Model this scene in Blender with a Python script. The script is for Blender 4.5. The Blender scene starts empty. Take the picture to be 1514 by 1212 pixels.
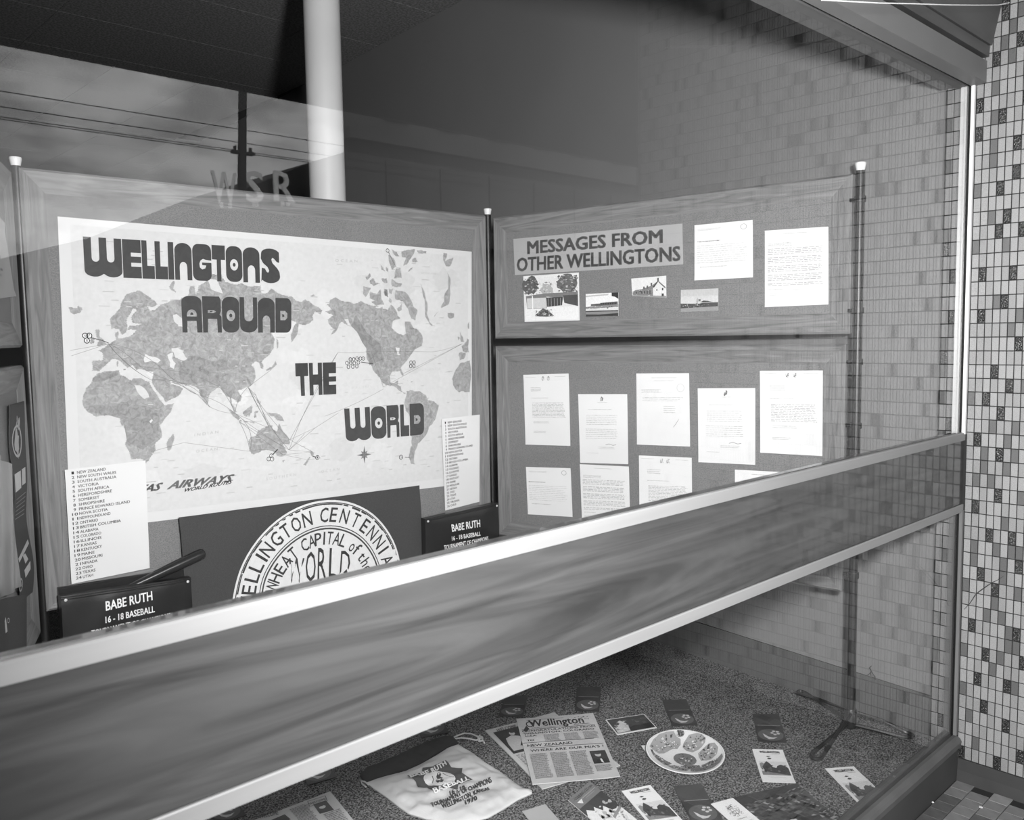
import bpy, bmesh, math, random
from mathutils import Vector, Matrix, noise
from mathutils.geometry import tessellate_polygon

# ------------------------------------------------------------------ camera, sky, lamp, exposure
S = bpy.context.scene
COL = S.collection
H = 1.38                                   # height of the lens above the pavement
FPX = 1285.0
EX = Vector((0.72531551, 0.07034654, -0.68481295))
EY = Vector((-0.68823497, 0.05124799, -0.72367553))
EZ = Vector((-0.01581278, 0.9962053, 0.08558592))
R = Matrix((EX, EY, EZ))                   # rows: street axes seen in lens axes; x along the window, y into the shop, z up
EYE = Vector((0, 0, H))

cd = bpy.data.cameras.new('camera'); cam = bpy.data.objects.new('camera', cd); COL.objects.link(cam)
cam.matrix_world = Matrix.Translation(EYE) @ R.to_4x4()
cd.sensor_width = 36.0; cd.sensor_fit = 'HORIZONTAL'; cd.lens = 36.0 * FPX / 1514.0
cd.clip_start = 0.05; cd.clip_end = 500
cd.dof.use_dof = True; cd.dof.focus_distance = 2.9; cd.dof.aperture_fstop = 8.0
S.camera = cam

W = bpy.data.worlds.new('sky'); S.world = W; W.use_nodes = True
nt = W.node_tree; nt.nodes.clear()
def N(t, kind, **kw):
    n = t.nodes.new(kind)
    for k, v in kw.items(): setattr(n, k, v)
    return n
tc = N(nt, 'ShaderNodeTexCoord'); mp = N(nt, 'ShaderNodeMapping'); mp.inputs['Scale'].default_value = (2.2, 2.2, 5.5)
nz = N(nt, 'ShaderNodeTexNoise'); nz.inputs['Scale'].default_value = 3.6; nz.inputs['Detail'].default_value = 8; nz.inputs['Roughness'].default_value = .58
rp = N(nt, 'ShaderNodeValToRGB'); rp.color_ramp.elements[0].position = .40; rp.color_ramp.elements[1].position = .62
rp.color_ramp.elements[0].color = (.55, .55, .55, 1); rp.color_ramp.elements[1].color = (1.12, 1.12, 1.12, 1)
bg = N(nt, 'ShaderNodeBackground'); bg.inputs['Strength'].default_value = 3.2
wo = N(nt, 'ShaderNodeOutputWorld')
nt.links.new(tc.outputs['Generated'], mp.inputs[0]); nt.links.new(mp.outputs[0], nz.inputs['Vector'])
nt.links.new(nz.outputs['Fac'], rp.inputs[0]); nt.links.new(rp.outputs[0], bg.inputs[0]); nt.links.new(bg.outputs[0], wo.inputs[0])

# weak sun high over the shop roof; it reaches only the far side of the street
sd = bpy.data.lights.new('sun', 'SUN'); sun = bpy.data.objects.new('sun', sd); COL.objects.link(sun)
sd.energy = 7.0; sd.angle = math.radians(4); sun.rotation_euler = Vector((.25, -1, -1.05)).to_track_quat('-Z', 'Y').to_euler()

# the photographer's flash, held up to the side of the lens
ld = bpy.data.lights.new('flash_lamp', 'SPOT'); flash = bpy.data.objects.new('flash_lamp', ld); COL.objects.link(flash)
flash.location = (.36, -.08, H + .17)
ld.energy = 545; ld.spot_size = math.radians(128); ld.spot_blend = 1.0; ld.shadow_soft_size = .075
flash.rotation_euler = (Vector((2.5, 2.1, H - .28)) - Vector(flash.location)).to_track_quat('-Z', 'Y').to_euler()

S.view_settings.view_transform = 'Standard'; S.view_settings.look = 'None'
S.view_settings.gamma = 1; S.view_settings.use_curve_mapping = False
S.view_settings.exposure = 0.0

# ------------------------------------------------------------------ helpers
rnd = random.Random(7)
def lin(s):
    s = s / 255.0
    return s / 12.92 if s <= .04045 else ((s + .055) / 1.055) ** 2.4
def ray(u, v): return R @ Vector((u - 757.0, 606.0 - v, -FPX))
def onz(u, v, z):
    r = ray(u, v); return EYE + r * ((z - H) / r.z)     # z: height in the world
def on(u, v, P, n):
    r = ray(u, v); return EYE + r * ((P - EYE).dot(n) / r.dot(n))

def material(name, tone, rough=.6, spec=.5, tone2=None, scale=(40, 40, 40), nscale=1.0, detail=4, lo=.35, hi=.65, bump=0, bumpscale=None, coat=0, metal=0, wave=False, distort=0, coords='Object', bdist=.002):
    m = bpy.data.materials.new(name); m.use_nodes = True
    t = m.node_tree; b = t.nodes['Principled BSDF']
    c = lin(tone)
    b.inputs['Base Color'].default_value = (c, c, c, 1)
    b.inputs['Roughness'].default_value = rough
    b.inputs['Specular IOR Level'].default_value = spec
    b.inputs['Metallic'].default_value = metal
    b.inputs['Coat Weight'].default_value = coat; b.inputs['Coat Roughness'].default_value = .04
    if tone2 is not None:
        tc = N(t, 'ShaderNodeTexCoord'); mp = N(t, 'ShaderNodeMapping'); mp.inputs['Scale'].default_value = scale
        nz = N(t, 'ShaderNodeTexNoise'); nz.inputs['Scale'].default_value = nscale; nz.inputs['Detail'].default_value = detail; nz.inputs['Distortion'].default_value = distort
        rp = N(t, 'ShaderNodeValToRGB'); rp.color_ramp.elements[0].position = lo; rp.color_ramp.elements[1].position = hi
        d = lin(tone2); rp.color_ramp.elements[0].color = (c, c, c, 1); rp.color_ramp.elements[1].color = (d, d, d, 1)
        t.links.new(tc.outputs[coords], mp.inputs[0]); t.links.new(mp.outputs[0], nz.inputs['Vector'])
        t.links.new(nz.outputs['Fac'], rp.inputs[0]); t.links.new(rp.outputs[0], b.inputs['Base Color'])
        if bump:
            bp = N(t, 'ShaderNodeBump'); bp.inputs['Strength'].default_value = bump; bp.inputs['Distance'].default_value = bdist
            src = nz
            if bumpscale:
                src = N(t, 'ShaderNodeTexNoise'); src.inputs['Scale'].default_value = bumpscale; src.inputs['Detail'].default_value = 3
                t.links.new(tc.outputs[coords], src.inputs['Vector'])
            t.links.new(src.outputs['Fac'], bp.inputs['Height']); t.links.new(bp.outputs[0], b.inputs['Normal'])
    return m

def ink_material(name, rough=.55, relief=0, nscale=60, amt=.12):
    m = bpy.data.materials.new(name); m.use_nodes = True
    t = m.node_tree; b = t.nodes['Principled BSDF']; b.inputs['Roughness'].default_value = rough; b.inputs['Specular IOR Level'].default_value = .3
    a = N(t, 'ShaderNodeAttribute', attribute_name='Col')
    tc = N(t, 'ShaderNodeTexCoord'); nz = N(t, 'ShaderNodeTexNoise'); nz.inputs['Scale'].default_value = nscale; nz.inputs['Detail'].default_value = 6; nz.inputs['Roughness'].default_value = .7
    if relief: nz.inputs['Distortion'].default_value = relief
    mr = N(t, 'ShaderNodeMapRange'); mr.inputs['From Min'].default_value = .3; mr.inputs['From Max'].default_value = .7; mr.inputs['To Min'].default_value = 1 - amt; mr.inputs['To Max'].default_value = 1 + amt
    mx = N(t, 'ShaderNodeVectorMath', operation='MULTIPLY')
    t.links.new(tc.outputs['Object'], nz.inputs['Vector']); t.links.new(nz.outputs['Fac'], mr.inputs['Value'])
    t.links.new(a.outputs['Color'], mx.inputs[0]); t.links.new(mr.outputs[0], mx.inputs[1]); t.links.new(mx.outputs[0], b.inputs['Base Color'])
    return m

INK = ink_material('printed_ink', amt=.06)
INK_LAND = ink_material('printed_relief', relief=1.0, nscale=55, amt=.38)
INK_PHOTO = ink_material('photographic_print', rough=.4, nscale=160, amt=.12, relief=.8)
INK_FELT = ink_material('felt_pen_ink', nscale=14, amt=.18, relief=2)

def props(o, label=None, cat=None, group=None, kind=None):
    for k, v in (('label', label), ('category', cat), ('group', group), ('kind', kind)):
        if v: o[k] = v
    return o
def mesh(name, V, F, mats, parent=None, mi=None, smooth=False, loc=None):
    me = bpy.data.meshes.new(name); me.from_pydata([tuple(v) for v in V], [], F)
    for m in (mats if isinstance(mats, (list, tuple)) else [mats]): me.materials.append(m)
    if mi: me.polygons.foreach_set('material_index', mi)
    if smooth: me.polygons.foreach_set('use_smooth', [True] * len(me.polygons))
    me.update()
    o = bpy.data.objects.new(name, me); COL.objects.link(o)
    if parent: o.parent = parent
    if loc is not None: o.location = loc
    return o
def empty(name, M):
    o = bpy.data.objects.new(name, None); COL.objects.link(o)
    o.empty_display_size = .05
    o.matrix_world = M if isinstance(M, Matrix) else Matrix.Translation(M)
    return o
def frame(o, ex, n):
    ex = ex.normalized(); n = n.normalized(); ey = n.cross(ex)
    M = Matrix((ex, ey, n)).transposed().to_4x4(); M.translation = o; return M

class B:                                   # collects boxes, prisms, tubes
    def __init__(s): s.V = []; s.F = []; s.M = []
    def add(s, V, F, m=0):
        k = len(s.V); s.V += [Vector(v) for v in V]; s.F += [tuple(i + k for i in f) for f in F]; s.M += [m] * len(F)
    def box(s, a, b, m=0):
        x0, y0, z0 = a; x1, y1, z1 = b
        s.add([(x0,y0,z0),(x1,y0,z0),(x1,y1,z0),(x0,y1,z0),(x0,y0,z1),(x1,y0,z1),(x1,y1,z1),(x0,y1,z1)],
              [(0,3,2,1),(4,5,6,7),(0,1,5,4),(1,2,6,5),(2,3,7,6),(3,0,4,7)], m)
    def prism(s, poly, d, m=0):            # poly: list of Vector, extruded by vector d
        n = len(poly)
        s.add(list(poly) + [Vector(p) + d for p in poly], [tuple(range(n))[::-1], tuple(range(n, 2*n))] + [(i, (i+1) % n, n + (i+1) % n, n + i) for i in range(n)], m)
    def tube(s, pts, r, k=10, m=0, caps=True, rs=None):
        pts = [Vector(p) for p in pts]; rings = []
        up = None
        for i, p in enumerate(pts):
            t = (pts[min(i+1, len(pts)-1)] - pts[max(i-1, 0)]).normalized()
            if up is None: up = Vector((0,0,1)) if abs(t.z) < .9 else Vector((1,0,0))
            a = t.cross(up).normalized(); b = a.cross(t); up = b
            rr = rs[i] if rs else r
            rings.append([p + (a * math.cos(2*math.pi*j/k) + b * math.sin(2*math.pi*j/k)) * rr for j in range(k)])
        V = [v for g in rings for v in g]; F = []
        for i in range(len(rings)-1):
            for j in range(k): F.append((i*k+j, i*k+(j+1)%k, (i+1)*k+(j+1)%k, (i+1)*k+j))
        if caps: F += [tuple(range(k))[::-1], tuple(range((len(rings)-1)*k, len(rings)*k))]
        s.add(V, F, m)
    def lathe(s, prof, k=24, c=(0,0,0), m=0, caps=True):   # prof: (r, z)
        V = [(c[0] + r*math.cos(2*math.pi*j/k), c[1] + r*math.sin(2*math.pi*j/k), c[2] + z) for r, z in prof for j in range(k)]
        F = [(i*k+j, i*k+(j+1)%k, (i+1)*k+(j+1)%k, (i+1)*k+j) for i in range(len(prof)-1) for j in range(k)]
        if caps: F += [tuple(range(k))[::-1], tuple(range((len(prof)-1)*k, len(prof)*k))]
        s.add(V, F, m)
    def obj(s, name, mats, parent=None, smooth=False, loc=None, bevel=0):
        o = mesh(name, s.V, s.F, mats, parent, s.M if isinstance(mats, (list, tuple)) else None, smooth, loc)
        if smooth:
            try: o.data.set_sharp_from_angle(angle=math.radians(40))
            except Exception: pass
        if bevel:
            md = o.modifiers.new('edge', 'BEVEL'); md.width = bevel; md.segments = 2; md.limit_method = 'ANGLE'
        return o

def tess(loops, mx=None):                  # 2-D loops (outer, holes...) -> triangles; mx: longest edge wanted
    L = [[Vector((p[0], p[1], 0)) for p in l] for l in loops]
    P = [(p[0], p[1]) for l in loops for p in l]
    T = [tuple(t) for t in tessellate_polygon(L)]
    if mx:
        bm = bmesh.new(); vs = [bm.verts.new((p[0], p[1], 0)) for p in P]
        for t in T:
            try: bm.faces.new([vs[i] for i in t])
            except Exception: pass
        for _ in range(6):
            es = [e for e in bm.edges if e.calc_length() > mx]
            if not es: break
            bmesh.ops.subdivide_edges(bm, edges=es, cuts=1)
            bmesh.ops.triangulate(bm, faces=bm.faces[:])
        bm.verts.index_update(); P = [(v.co.x, v.co.y) for v in bm.verts]; T = [tuple(v.index for v in f.verts) for f in bm.faces]; bm.free()
    return P, T

_tx = {}
def glyphs(s, bold=0, shear=0):
    key = (s, bold, shear)
    if key not in _tx:
        cu = bpy.data.curves.new('t', 'FONT'); cu.body = s; cu.offset = bold; cu.shear = shear; cu.resolution_u = 2
        o = bpy.data.objects.new('t', cu); COL.objects.link(o)
        dg = bpy.context.evaluated_depsgraph_get(); me = bpy.data.meshes.new_from_object(o.evaluated_get(dg))
        P = [(v.co.x, v.co.y) for v in me.vertices]; F = [tuple(p.vertices) for p in me.polygons]
        bpy.data.objects.remove(o); bpy.data.curves.remove(cu); bpy.data.meshes.remove(me)
        _tx[key] = (P, F)
    return _tx[key]
CAP = max(p[1] for p in glyphs('H')[0])

class Print:                               # flat print lying on a surface; mapping f(u, v, h) -> local point
    def __init__(s, f, h0=.0005): s.f = f; s.V = []; s.F = []; s.C = []; s.h = h0
    def _put(s, P, F, tone, h):
        k = len(s.V); s.V += [s.f(p[0], p[1], h) for p in P]; s.F += [tuple(i + k for i in f) for f in F]; s.C += [lin(tone)] * len(F)
    def poly(s, loop, tone, holes=(), lay=0, mx=None):
        P, T = tess([loop] + list(holes), mx); s._put(P, T, tone, s.h + lay * .00012)
    def rect(s, u0, v0, u1, v1, tone, lay=0, nx=1, ny=1):
        P = [(u0 + (u1-u0)*i/nx, v0 + (v1-v0)*j/ny) for j in range(ny+1) for i in range(nx+1)]
        F = [(j*(nx+1)+i, j*(nx+1)+i+1, (j+1)*(nx+1)+i+1, (j+1)*(nx+1)+i) for j in range(ny) for i in range(nx)]
        s._put(P, F, tone, s.h + lay * .00012)
    def line(s, pts, w, tone, lay=1):
        for a, b in zip(pts, pts[1:]):
            a = Vector(a[:2]); b = Vector(b[:2]); d = (b - a)
            if d.length < 1e-9: continue
            d.normalize(); q = Vector((-d.y, d.x)) * w / 2
            s._put([a - q, b - q, b + q, a + q], [(0,1,2,3)], tone, s.h + lay * .00012)
    def ring(s, c, r, w, tone, lay=1, k=14, asp=1.0):
        P = [(c[0] + rr*math.cos(2*math.pi*i/k), c[1] + rr*asp*math.sin(2*math.pi*i/k)) for rr in (r, r-w) for i in range(k)]
        s._put(P, [(i, (i+1) % k, k + (i+1) % k, k + i) for i in range(k)], tone, s.h + lay * .00012)
    def disc(s, c, r, tone, lay=0, k=20, asp=1.0):
        s.poly([(c[0] + r*math.cos(2*math.pi*i/k), c[1] + r*asp*math.sin(2*math.pi*i/k)) for i in range(k)], tone, lay=lay)
    def text(s, t, q, tone, bold=0, shear=0, lay=2, fit=None):
        """q: (u0, v0, u1, v1) left, cap top, right, baseline (v grows downwards); or 4 points TL TR BR BL"""
        P, F = glyphs(t, 0, shear)
        if not P: return
        P = list(P); F = list(F)
        if bold:
            n0 = len(P); f0 = list(F); base = list(P); P = []; F = []
            for dx, dy in ((-1, -.6), (1, -.6), (-1, .6), (1, .6), (0, 0)):
                k = len(P); P += [(x + dx*bold, y + dy*bold) for x, y in base]; F += [tuple(i + k for i in f) for f in f0]
        x0 = min(p[0] for p in P); x1 = max(p[0] for p in P)
        if len(q) == 4 and not hasattr(q[0], '__len__'): q = [(q[0], q[1]), (q[2], q[1]), (q[2], q[3]), (q[0], q[3])]
        a, b, c, d = [Vector(p) for p in q]; out = []
        for px, py in P:
            fu = (px - x0) / (x1 - x0); fv = py / CAP
            top = a.lerp(b, fu); bot = d.lerp(c, fu); out.append(bot + (top - bot) * fv)
        s._put(out, F, tone, s.h + lay * .00012)
    def words(s, u0, v0, u1, v1, tone, n, lay=2, fill=.45, wl=(.03, .12), ragged=.15, par=0):
        dv = (v1 - v0) / n
        for i in range(n):
            if par and i % par == par - 1: continue
            e = u1 - (u1-u0) * rnd.random() * ragged; u = u0
            while u < e:
                w = (u1-u0) * rnd.uniform(*wl); hh = dv * fill * rnd.uniform(.7, 1.1)
                s.rect(u, v0 + dv*i, min(u + w, e), v0 + dv*i + hh, tone + rnd.uniform(-8, 12), lay); u += w + (u1-u0) * .018
    def obj(s, name, parent, mat=INK):
        o = mesh(name, s.V, s.F, mat, parent)
        at = o.data.color_attributes.new('Col', 'FLOAT_COLOR', 'CORNER'); d = []
        for p, c in zip(o.data.polygons, s.C): d += [c, c, c, 1.0] * p.loop_total
        at.data.foreach_set('color', d); return o

class Sheet:
    """a paper with real thickness on a plane; corners TL TR BR BL in the world"""
    def __init__(s, name, label, cat, q, n, mat, group=None, th=.0006, off=.0004, curl=None, parts=True, nu=10, nv=10, part='sheet'):
        s.n = n.normalized(); c = sum(q, Vector()) / 4; ex = ((q[1]-q[0]) + (q[2]-q[3])).normalized()
        ex = (ex - s.n * ex.dot(s.n)).normalized(); M = frame(c + s.n * off, ex, s.n); s.M = M; Mi = M.inverted()
        s.q = [Mi @ p for p in q]
        for p in s.q: p.z = 0
        s.curl = curl or (lambda u, v: 0); s.th = th
        s.w = ((s.q[1]-s.q[0]).length + (s.q[2]-s.q[3]).length)/2; s.hh = ((s.q[3]-s.q[0]).length + (s.q[2]-s.q[1]).length)/2
        s.root = empty(name, M); props(s.root, label, cat, group)
        V = []
        for h in (0, th):
            for j in range(nv+1):
                for i in range(nu+1): V.append(s.P(i/nu, j/nv, h - th))
        k = (nu+1)*(nv+1); F = []
        g = lambda i, j: j*(nu+1)+i
        for j in range(nv):
            for i in range(nu):
                F.append((k+g(i,j), k+g(i,j+1), k+g(i+1,j+1), k+g(i+1,j))); F.append((g(i,j), g(i+1,j), g(i+1,j+1), g(i,j+1)))
        for i in range(nu): F += [(g(i,0), k+g(i,0), k+g(i+1,0), g(i+1,0)), (g(i,nv), g(i+1,nv), k+g(i+1,nv), k+g(i,nv))]
        for j in range(nv): F += [(g(0,j), g(0,j+1), k+g(0,j+1), k+g(0,j)), (g(nu,j), k+g(nu,j), k+g(nu,j+1), g(nu,j+1))]
        s.sheet = mesh(part, V, F, mat, s.root, smooth=True)
        try: s.sheet.data.set_sharp_from_angle(angle=math.radians(40))
        except Exception: pass
    def P(s, u, v, h):
        a, b, c, d = s.q
        p = a.lerp(b, u).lerp(d.lerp(c, u), v)
        return Vector((p.x, p.y, s.th + s.curl(min(max(u,0),1), min(max(v,0),1)) + h))
    def px(s, u, v):                       # a traced point -> sheet (u, v), by Newton steps on the bilinear map
        return s.uv(on(u, v, s.M.translation, s.n))
    def uv(s, W_):
        p = s.M.inverted() @ W_
        a, b, c, d = s.q; x, y = .5, .5
        for _ in range(8):
            f = a.lerp(b, x).lerp(d.lerp(c, x), y) - p
            fx = (b - a).lerp(c - d, y); fy = d.lerp(c, x) - a.lerp(b, x)
            D = fx.x*fy.y - fx.y*fy.x
            x -= (f.x*fy.y - f.y*fy.x)/D; y -= (fx.x*f.y - fx.y*f.x)/D
        return (x, y)
    def print(s): return Print(s.P)

# ------------------------------------------------------------------ materials
M_WHITE = material('white_paper', 232, .65, .3, 226, (3, 3, 3), 1)
M_MAPP = material('map_paper', 214, .6, .3, 209, (3, 3, 3), 1)
M_CREAM = material('newsprint', 176, .8, .2, 186, (14, 14, 14), 1)
M_CARD = material('white_card', 222, .5, .4, 216, (3, 3, 3), 1)
M_WOOD = material('pale_timber', 102, .5, .35, 134, (2.4, 30, 1.0), 1.2, 6, .30, .64, distort=2.6)
M_WOODV = M_WOOD
M_HESS = material('hessian_cloth', 106, .85, .15, 136, (260, 420, 260), 1, 3, .3, .7, bump=.35, bdist=.001)
M_POLE = material('black_painted_steel', 20, .4, .5)
M_STREETW = material('dull_street_window', 54, .5, .3)
M_BLACK = material('black_gasket', 12, .6, .3)
M_CAP = material('white_plastic', 236, .35, .5)
M_ALU = material('satin_aluminium', 205, .34, .6, 196, (60, 2, 2), 1, metal=.0)
M_RAILTRIM = material('anodised_trim', 112, .42, .5, 105, (2, 30, 30), 1)
M_VENEER = material('varnished_veneer', 38, .38, .4, 62, (.9, 13, 13), 1.3, 9, .32, .68, coat=.75, distort=2.6)
M_SOFFITW = material('dark_stained_timber', 62, .5, .4, 76, (1, 9, 9), 1.4, 5, .3, .7, distort=1.8)
M_HEAD = material('head_frame_paint_and_dim_jamb', 96, .45, .4, 90, (4, 4, 4), 1)
M_SILL = material('painted_sill', 74, .5, .4, 66, (9, 9, 9), 1)
M_KICK = material('painted_kickboard', 56, .55, .3, 50, (7, 7, 7), 1)
M_GROUT = material('dark_grout', 42, .9, .1)
M_WALL = material('painted_plaster', 126, .7, .25, 122, (1.5, 1.5, 1.5), 1)
M_SKIRT = material('dark_skirting', 88, .5, .3)
M_CARPET = material('speckled_carpet', 45, .95, .1, 156, (210, 210, 210), 1, 4, .40, .66, bump=1.0, bdist=.006)
M_CEIL = material('acoustic_board', 150, .9, .1, 118, (85, 85, 85), 1, 2, .42, .58)
M_VOID = material('dark_interior', 60, .9, .1)
M_PIPE = material('white_column_paint', 226, .42, .5, 216, (4, 4, 4), 1)
M_FACADE = material('weathered_render', 74, .85, .1, 64, (.5, .5, .5), 1)
M_ASPH = material('asphalt', 84, .9, .2, 72, (6, 6, 6), 1)
M_DARKB = material('dark_weatherboard', 48, .8, .2)
M_VINYL = material('black_vinyl', 34, .3, .5, 40, (6, 6, 6), 1)
M_CLOTH = material('felt_cloth', 74, .9, .1, 68, (300, 300, 300), 1)
M_BAT = material('dark_lacquered_wood', 42, .25, .5)
M_BAG = material('white_cotton', 196, .85, .15, 186, (9, 9, 9), 1)
M_BAGTOP = material('dark_cotton_band', 62, .85, .1)
M_CORD = material('white_cord', 196, .8, .2)
M_PLATE = material('glazed_china', 214, .12, .5)
M_DARKCARD = material('dark_card', 66, .5, .35)
M_PHOTOP = material('glossy_photo_paper', 226, .3, .5)
M_SAND = [material('light_tile', 116, .45, .45, 137, (520, 520, 520), 1, 2, .3, .7, bump=.35, bumpscale=330, bdist=.0012),
          material('pale_grey_tile', 107, .45, .45, 128, (520, 520, 520), 1, 2, .3, .7, bump=.35, bumpscale=330, bdist=.0012),
          material('mid_grey_tile', 72, .4, .5, 86, (520, 520, 520), 1, 2, .3, .7, bump=.35, bumpscale=330, bdist=.0012),
          material('black_fleck_tile', 18, .2, .6, 76, (330, 330, 330), 1, 3, .52, .62, bump=1.0, bumpscale=260, bdist=.003)]

def glass_material():
    m = bpy.data.materials.new('window_glass'); m.use_nodes = True; t = m.node_tree; t.nodes.clear()
    g = N(t, 'ShaderNodeNewGeometry'); mr = N(t, 'ShaderNodeMapRange'); mr.inputs['To Min'].default_value = 1.52; mr.inputs['To Max'].default_value = 1/1.52
    fr = N(t, 'ShaderNodeFresnel'); tr = N(t, 'ShaderNodeBsdfTransparent'); gl = N(t, 'ShaderNodeBsdfGlossy'); gl.inputs['Roughness'].default_value = 0
    mx = N(t, 'ShaderNodeMixShader'); o = N(t, 'ShaderNodeOutputMaterial')
    t.links.new(g.outputs['Backfacing'], mr.inputs['Value']); t.links.new(mr.outputs[0], fr.inputs['IOR'])
    t.links.new(fr.outputs[0], mx.inputs[0]); t.links.new(tr.outputs[0], mx.inputs[1]); t.links.new(gl.outputs[0], mx.inputs[2]); t.links.new(mx.outputs[0], o.inputs[0])
    return m
M_GLASS = glass_material()

def z(r): return H + r                     # heights below are measured from the lens
CARPET = -1.293; PAVE = -1.372

# ------------------------------------------------------------------ setting: shop interior
WX0, WY0, WM = 2.86, 1.9, .0926            # interior side wall: x = WX0 + WM (y - WY0)
wx = lambda y: WX0 + WM * (y - WY0)
b = B(); b.box((-2.6, .99, z(CARPET) - .12), (3.7, 10, z(CARPET)))
props(b.obj('floor', M_CARPET), kind='structure')
b = B(); b.prism([Vector((wx(1.0119), 1.0119, z(-1.45))), Vector((wx(10), 10, z(-1.45))), Vector((4.2, 10, z(-1.45))), Vector((4.2, 1.0119, z(-1.45)))], Vector((0, 0, 3.35)))
wall = props(b.obj('wall_right', M_WALL), kind='structure')
b = B(); h = .138; t = .009
b.prism([Vector((wx(1.02)-t, 1.02, z(CARPET))), Vector((wx(1.02), 1.02, z(CARPET))), Vector((wx(10), 10, z(CARPET))), Vector((wx(10)-t, 10, z(CARPET)))], Vector((0, 0, h)))
props(b.obj('baseboard_right', M_SKIRT), kind='structure')
b = B(); b.box((-2.7, 10, z(-1.45)), (4.2, 10.15, z(1.9))); props(b.obj('wall_back', M_WALL), kind='structure')
b = B(); b.box((-2.75, .99, z(-1.45)), (-2.6, 10, z(1.9))); props(b.obj('wall_left', M_WALL), kind='structure')
b = B(); b.box((-2.6, 1.031, z(.762)), (2.728, 1.12, z(1.7))); props(b.obj('wall_front', M_WALL), kind='structure')
b = B(); b.box((-2.7, 1.12, z(1.722)), (4.2, 10, z(1.9))); ceil = props(b.obj('ceiling', M_VOID), kind='structure')
pw, pl_ = .545, .62
pm = B(); g = .0022; pm.box((g, g, 0), (pw - g, pl_ - g, .012)); pmesh = None
for j in range(14):
    for i in range(9):
        x = -.66 + i * pw; y = 1.26 + j * pl_
        if x + pw*.5 > wx(y + pl_): continue
        if pmesh is None:
            o = pm.obj('ceiling_panel', M_CEIL, ceil); pmesh = o.data
        else:
            o = bpy.data.objects.new('ceiling_panel', pmesh); COL.objects.link(o); o.parent = ceil
        o.location = (x, y, z(1.710))
cc = Vector((2.006, 3.227, 0))
b = B(); b.tube([cc + Vector((0,0,z(CARPET))), cc + Vector((0,0,z(1.71)))], .0745, 32)
props(b.obj('round_column', M_PIPE, smooth=True), 'white painted round column behind the display boards', 'column')

# ------------------------------------------------------------------ window_1: head, jamb, panes, mid rail, sill
XL, XR = -1.6, 2.7285
win = props(empty('window_1', Vector((.5, .95, z(PAVE)))), kind='structure')
def wpart(name, b, mat, **kw):
    o = b.obj(name, mat, None, **kw); o.parent = win; o.location = -win.location; return o
def ext(prof, x0=XL, x1=XR):
    b = B(); b.prism([Vector((x0, y, z(zz))) for y, zz in prof], Vector((x1 - x0, 0, 0))); return b
wpart('head_frame', ext([(.905,.692),(.942,.689),(.942,.752),(.905,.752)]), M_HEAD)
wpart('head_frame', ext([(.954,.690),(1.028,.698),(1.028,.762),(.954,.762)]), M_HEAD)
wpart('head_gasket', ext([(.942,.706),(.954,.706),(.954,.762),(.942,.762)]), M_BLACK)
wpart('head_moulding', ext([(.9,.762),(.93,.762),(.93,.79),(.898,.79)]), M_SOFFITW)
wpart('fascia_board', ext([(.893,.792),(.93,.792),(.80,1.75),(.70,1.75)]), M_SOFFITW)
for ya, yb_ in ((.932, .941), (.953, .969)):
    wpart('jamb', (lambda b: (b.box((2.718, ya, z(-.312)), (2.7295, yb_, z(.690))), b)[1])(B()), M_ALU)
    wpart('jamb', (lambda b: (b.box((2.718, ya, z(-1.234)), (2.7295, yb_, z(-.540))), b)[1])(B()), M_HEAD)  # lower jamb toned darker in place of a weaker flash reflection
wpart('jamb_gasket', (lambda b: (b.box((2.722, .941, z(-1.236)), (2.7295, .953, z(.70))), b)[1])(B()), M_BLACK)
wpart('pane', (lambda b: (b.box((XL, .9445, z(-.315)), (2.7225, .9505, z(.706))), b)[1])(B()), M_GLASS)
wpart('pane', (lambda b: (b.box((XL, .9445, z(-1.236)), (2.7225, .9505, z(-.54))), b)[1])(B()), M_GLASS)
wpart('mid_rail', ext([(.938,-.331),(.9440,-.331),(.9440,-.312),(.951,-.312),(.951,-.316),(.956,-.309),(.972,-.309),(.982,-.318),(.982,-.545),(.951,-.545),(.938,-.520)]), M_VENEER)
wpart('rail_trim', ext([(.9335,-.3305),(.9335,-.3095),(.936,-.3070),(.9440,-.3070),(.9440,-.3305)]), M_RAILTRIM)
wpart('rail_trim', ext([(.9335,-.5445),(.9335,-.5235),(.9345,-.5215),(.9379,-.5215),(.9379,-.5445)]), M_RAILTRIM)
wpart('sill', ext([(.928,-1.272),(.921,-1.268),(.919,-1.25),(.924,-1.242),(.934,-1.237),(.944,-1.237),(.944,-1.272)]), M_SILL)
wpart('sill_bead', ext([(.951,-1.272),(.951,-1.232),(.957,-1.226),(.966,-1.226),(.973,-1.233),(.976,-1.292),(.976,-1.31)]), M_SILL)
wpart('glazing_channel', ext([(.944,-1.272),(.944,-1.246),(.951,-1.246),(.951,-1.272)]), M_BLACK)
wpart('kickboard', ext([(.929,PAVE-.02),(.929,-1.272),(.989,-1.272),(.989,PAVE-.02)]), M_KICK)

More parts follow.
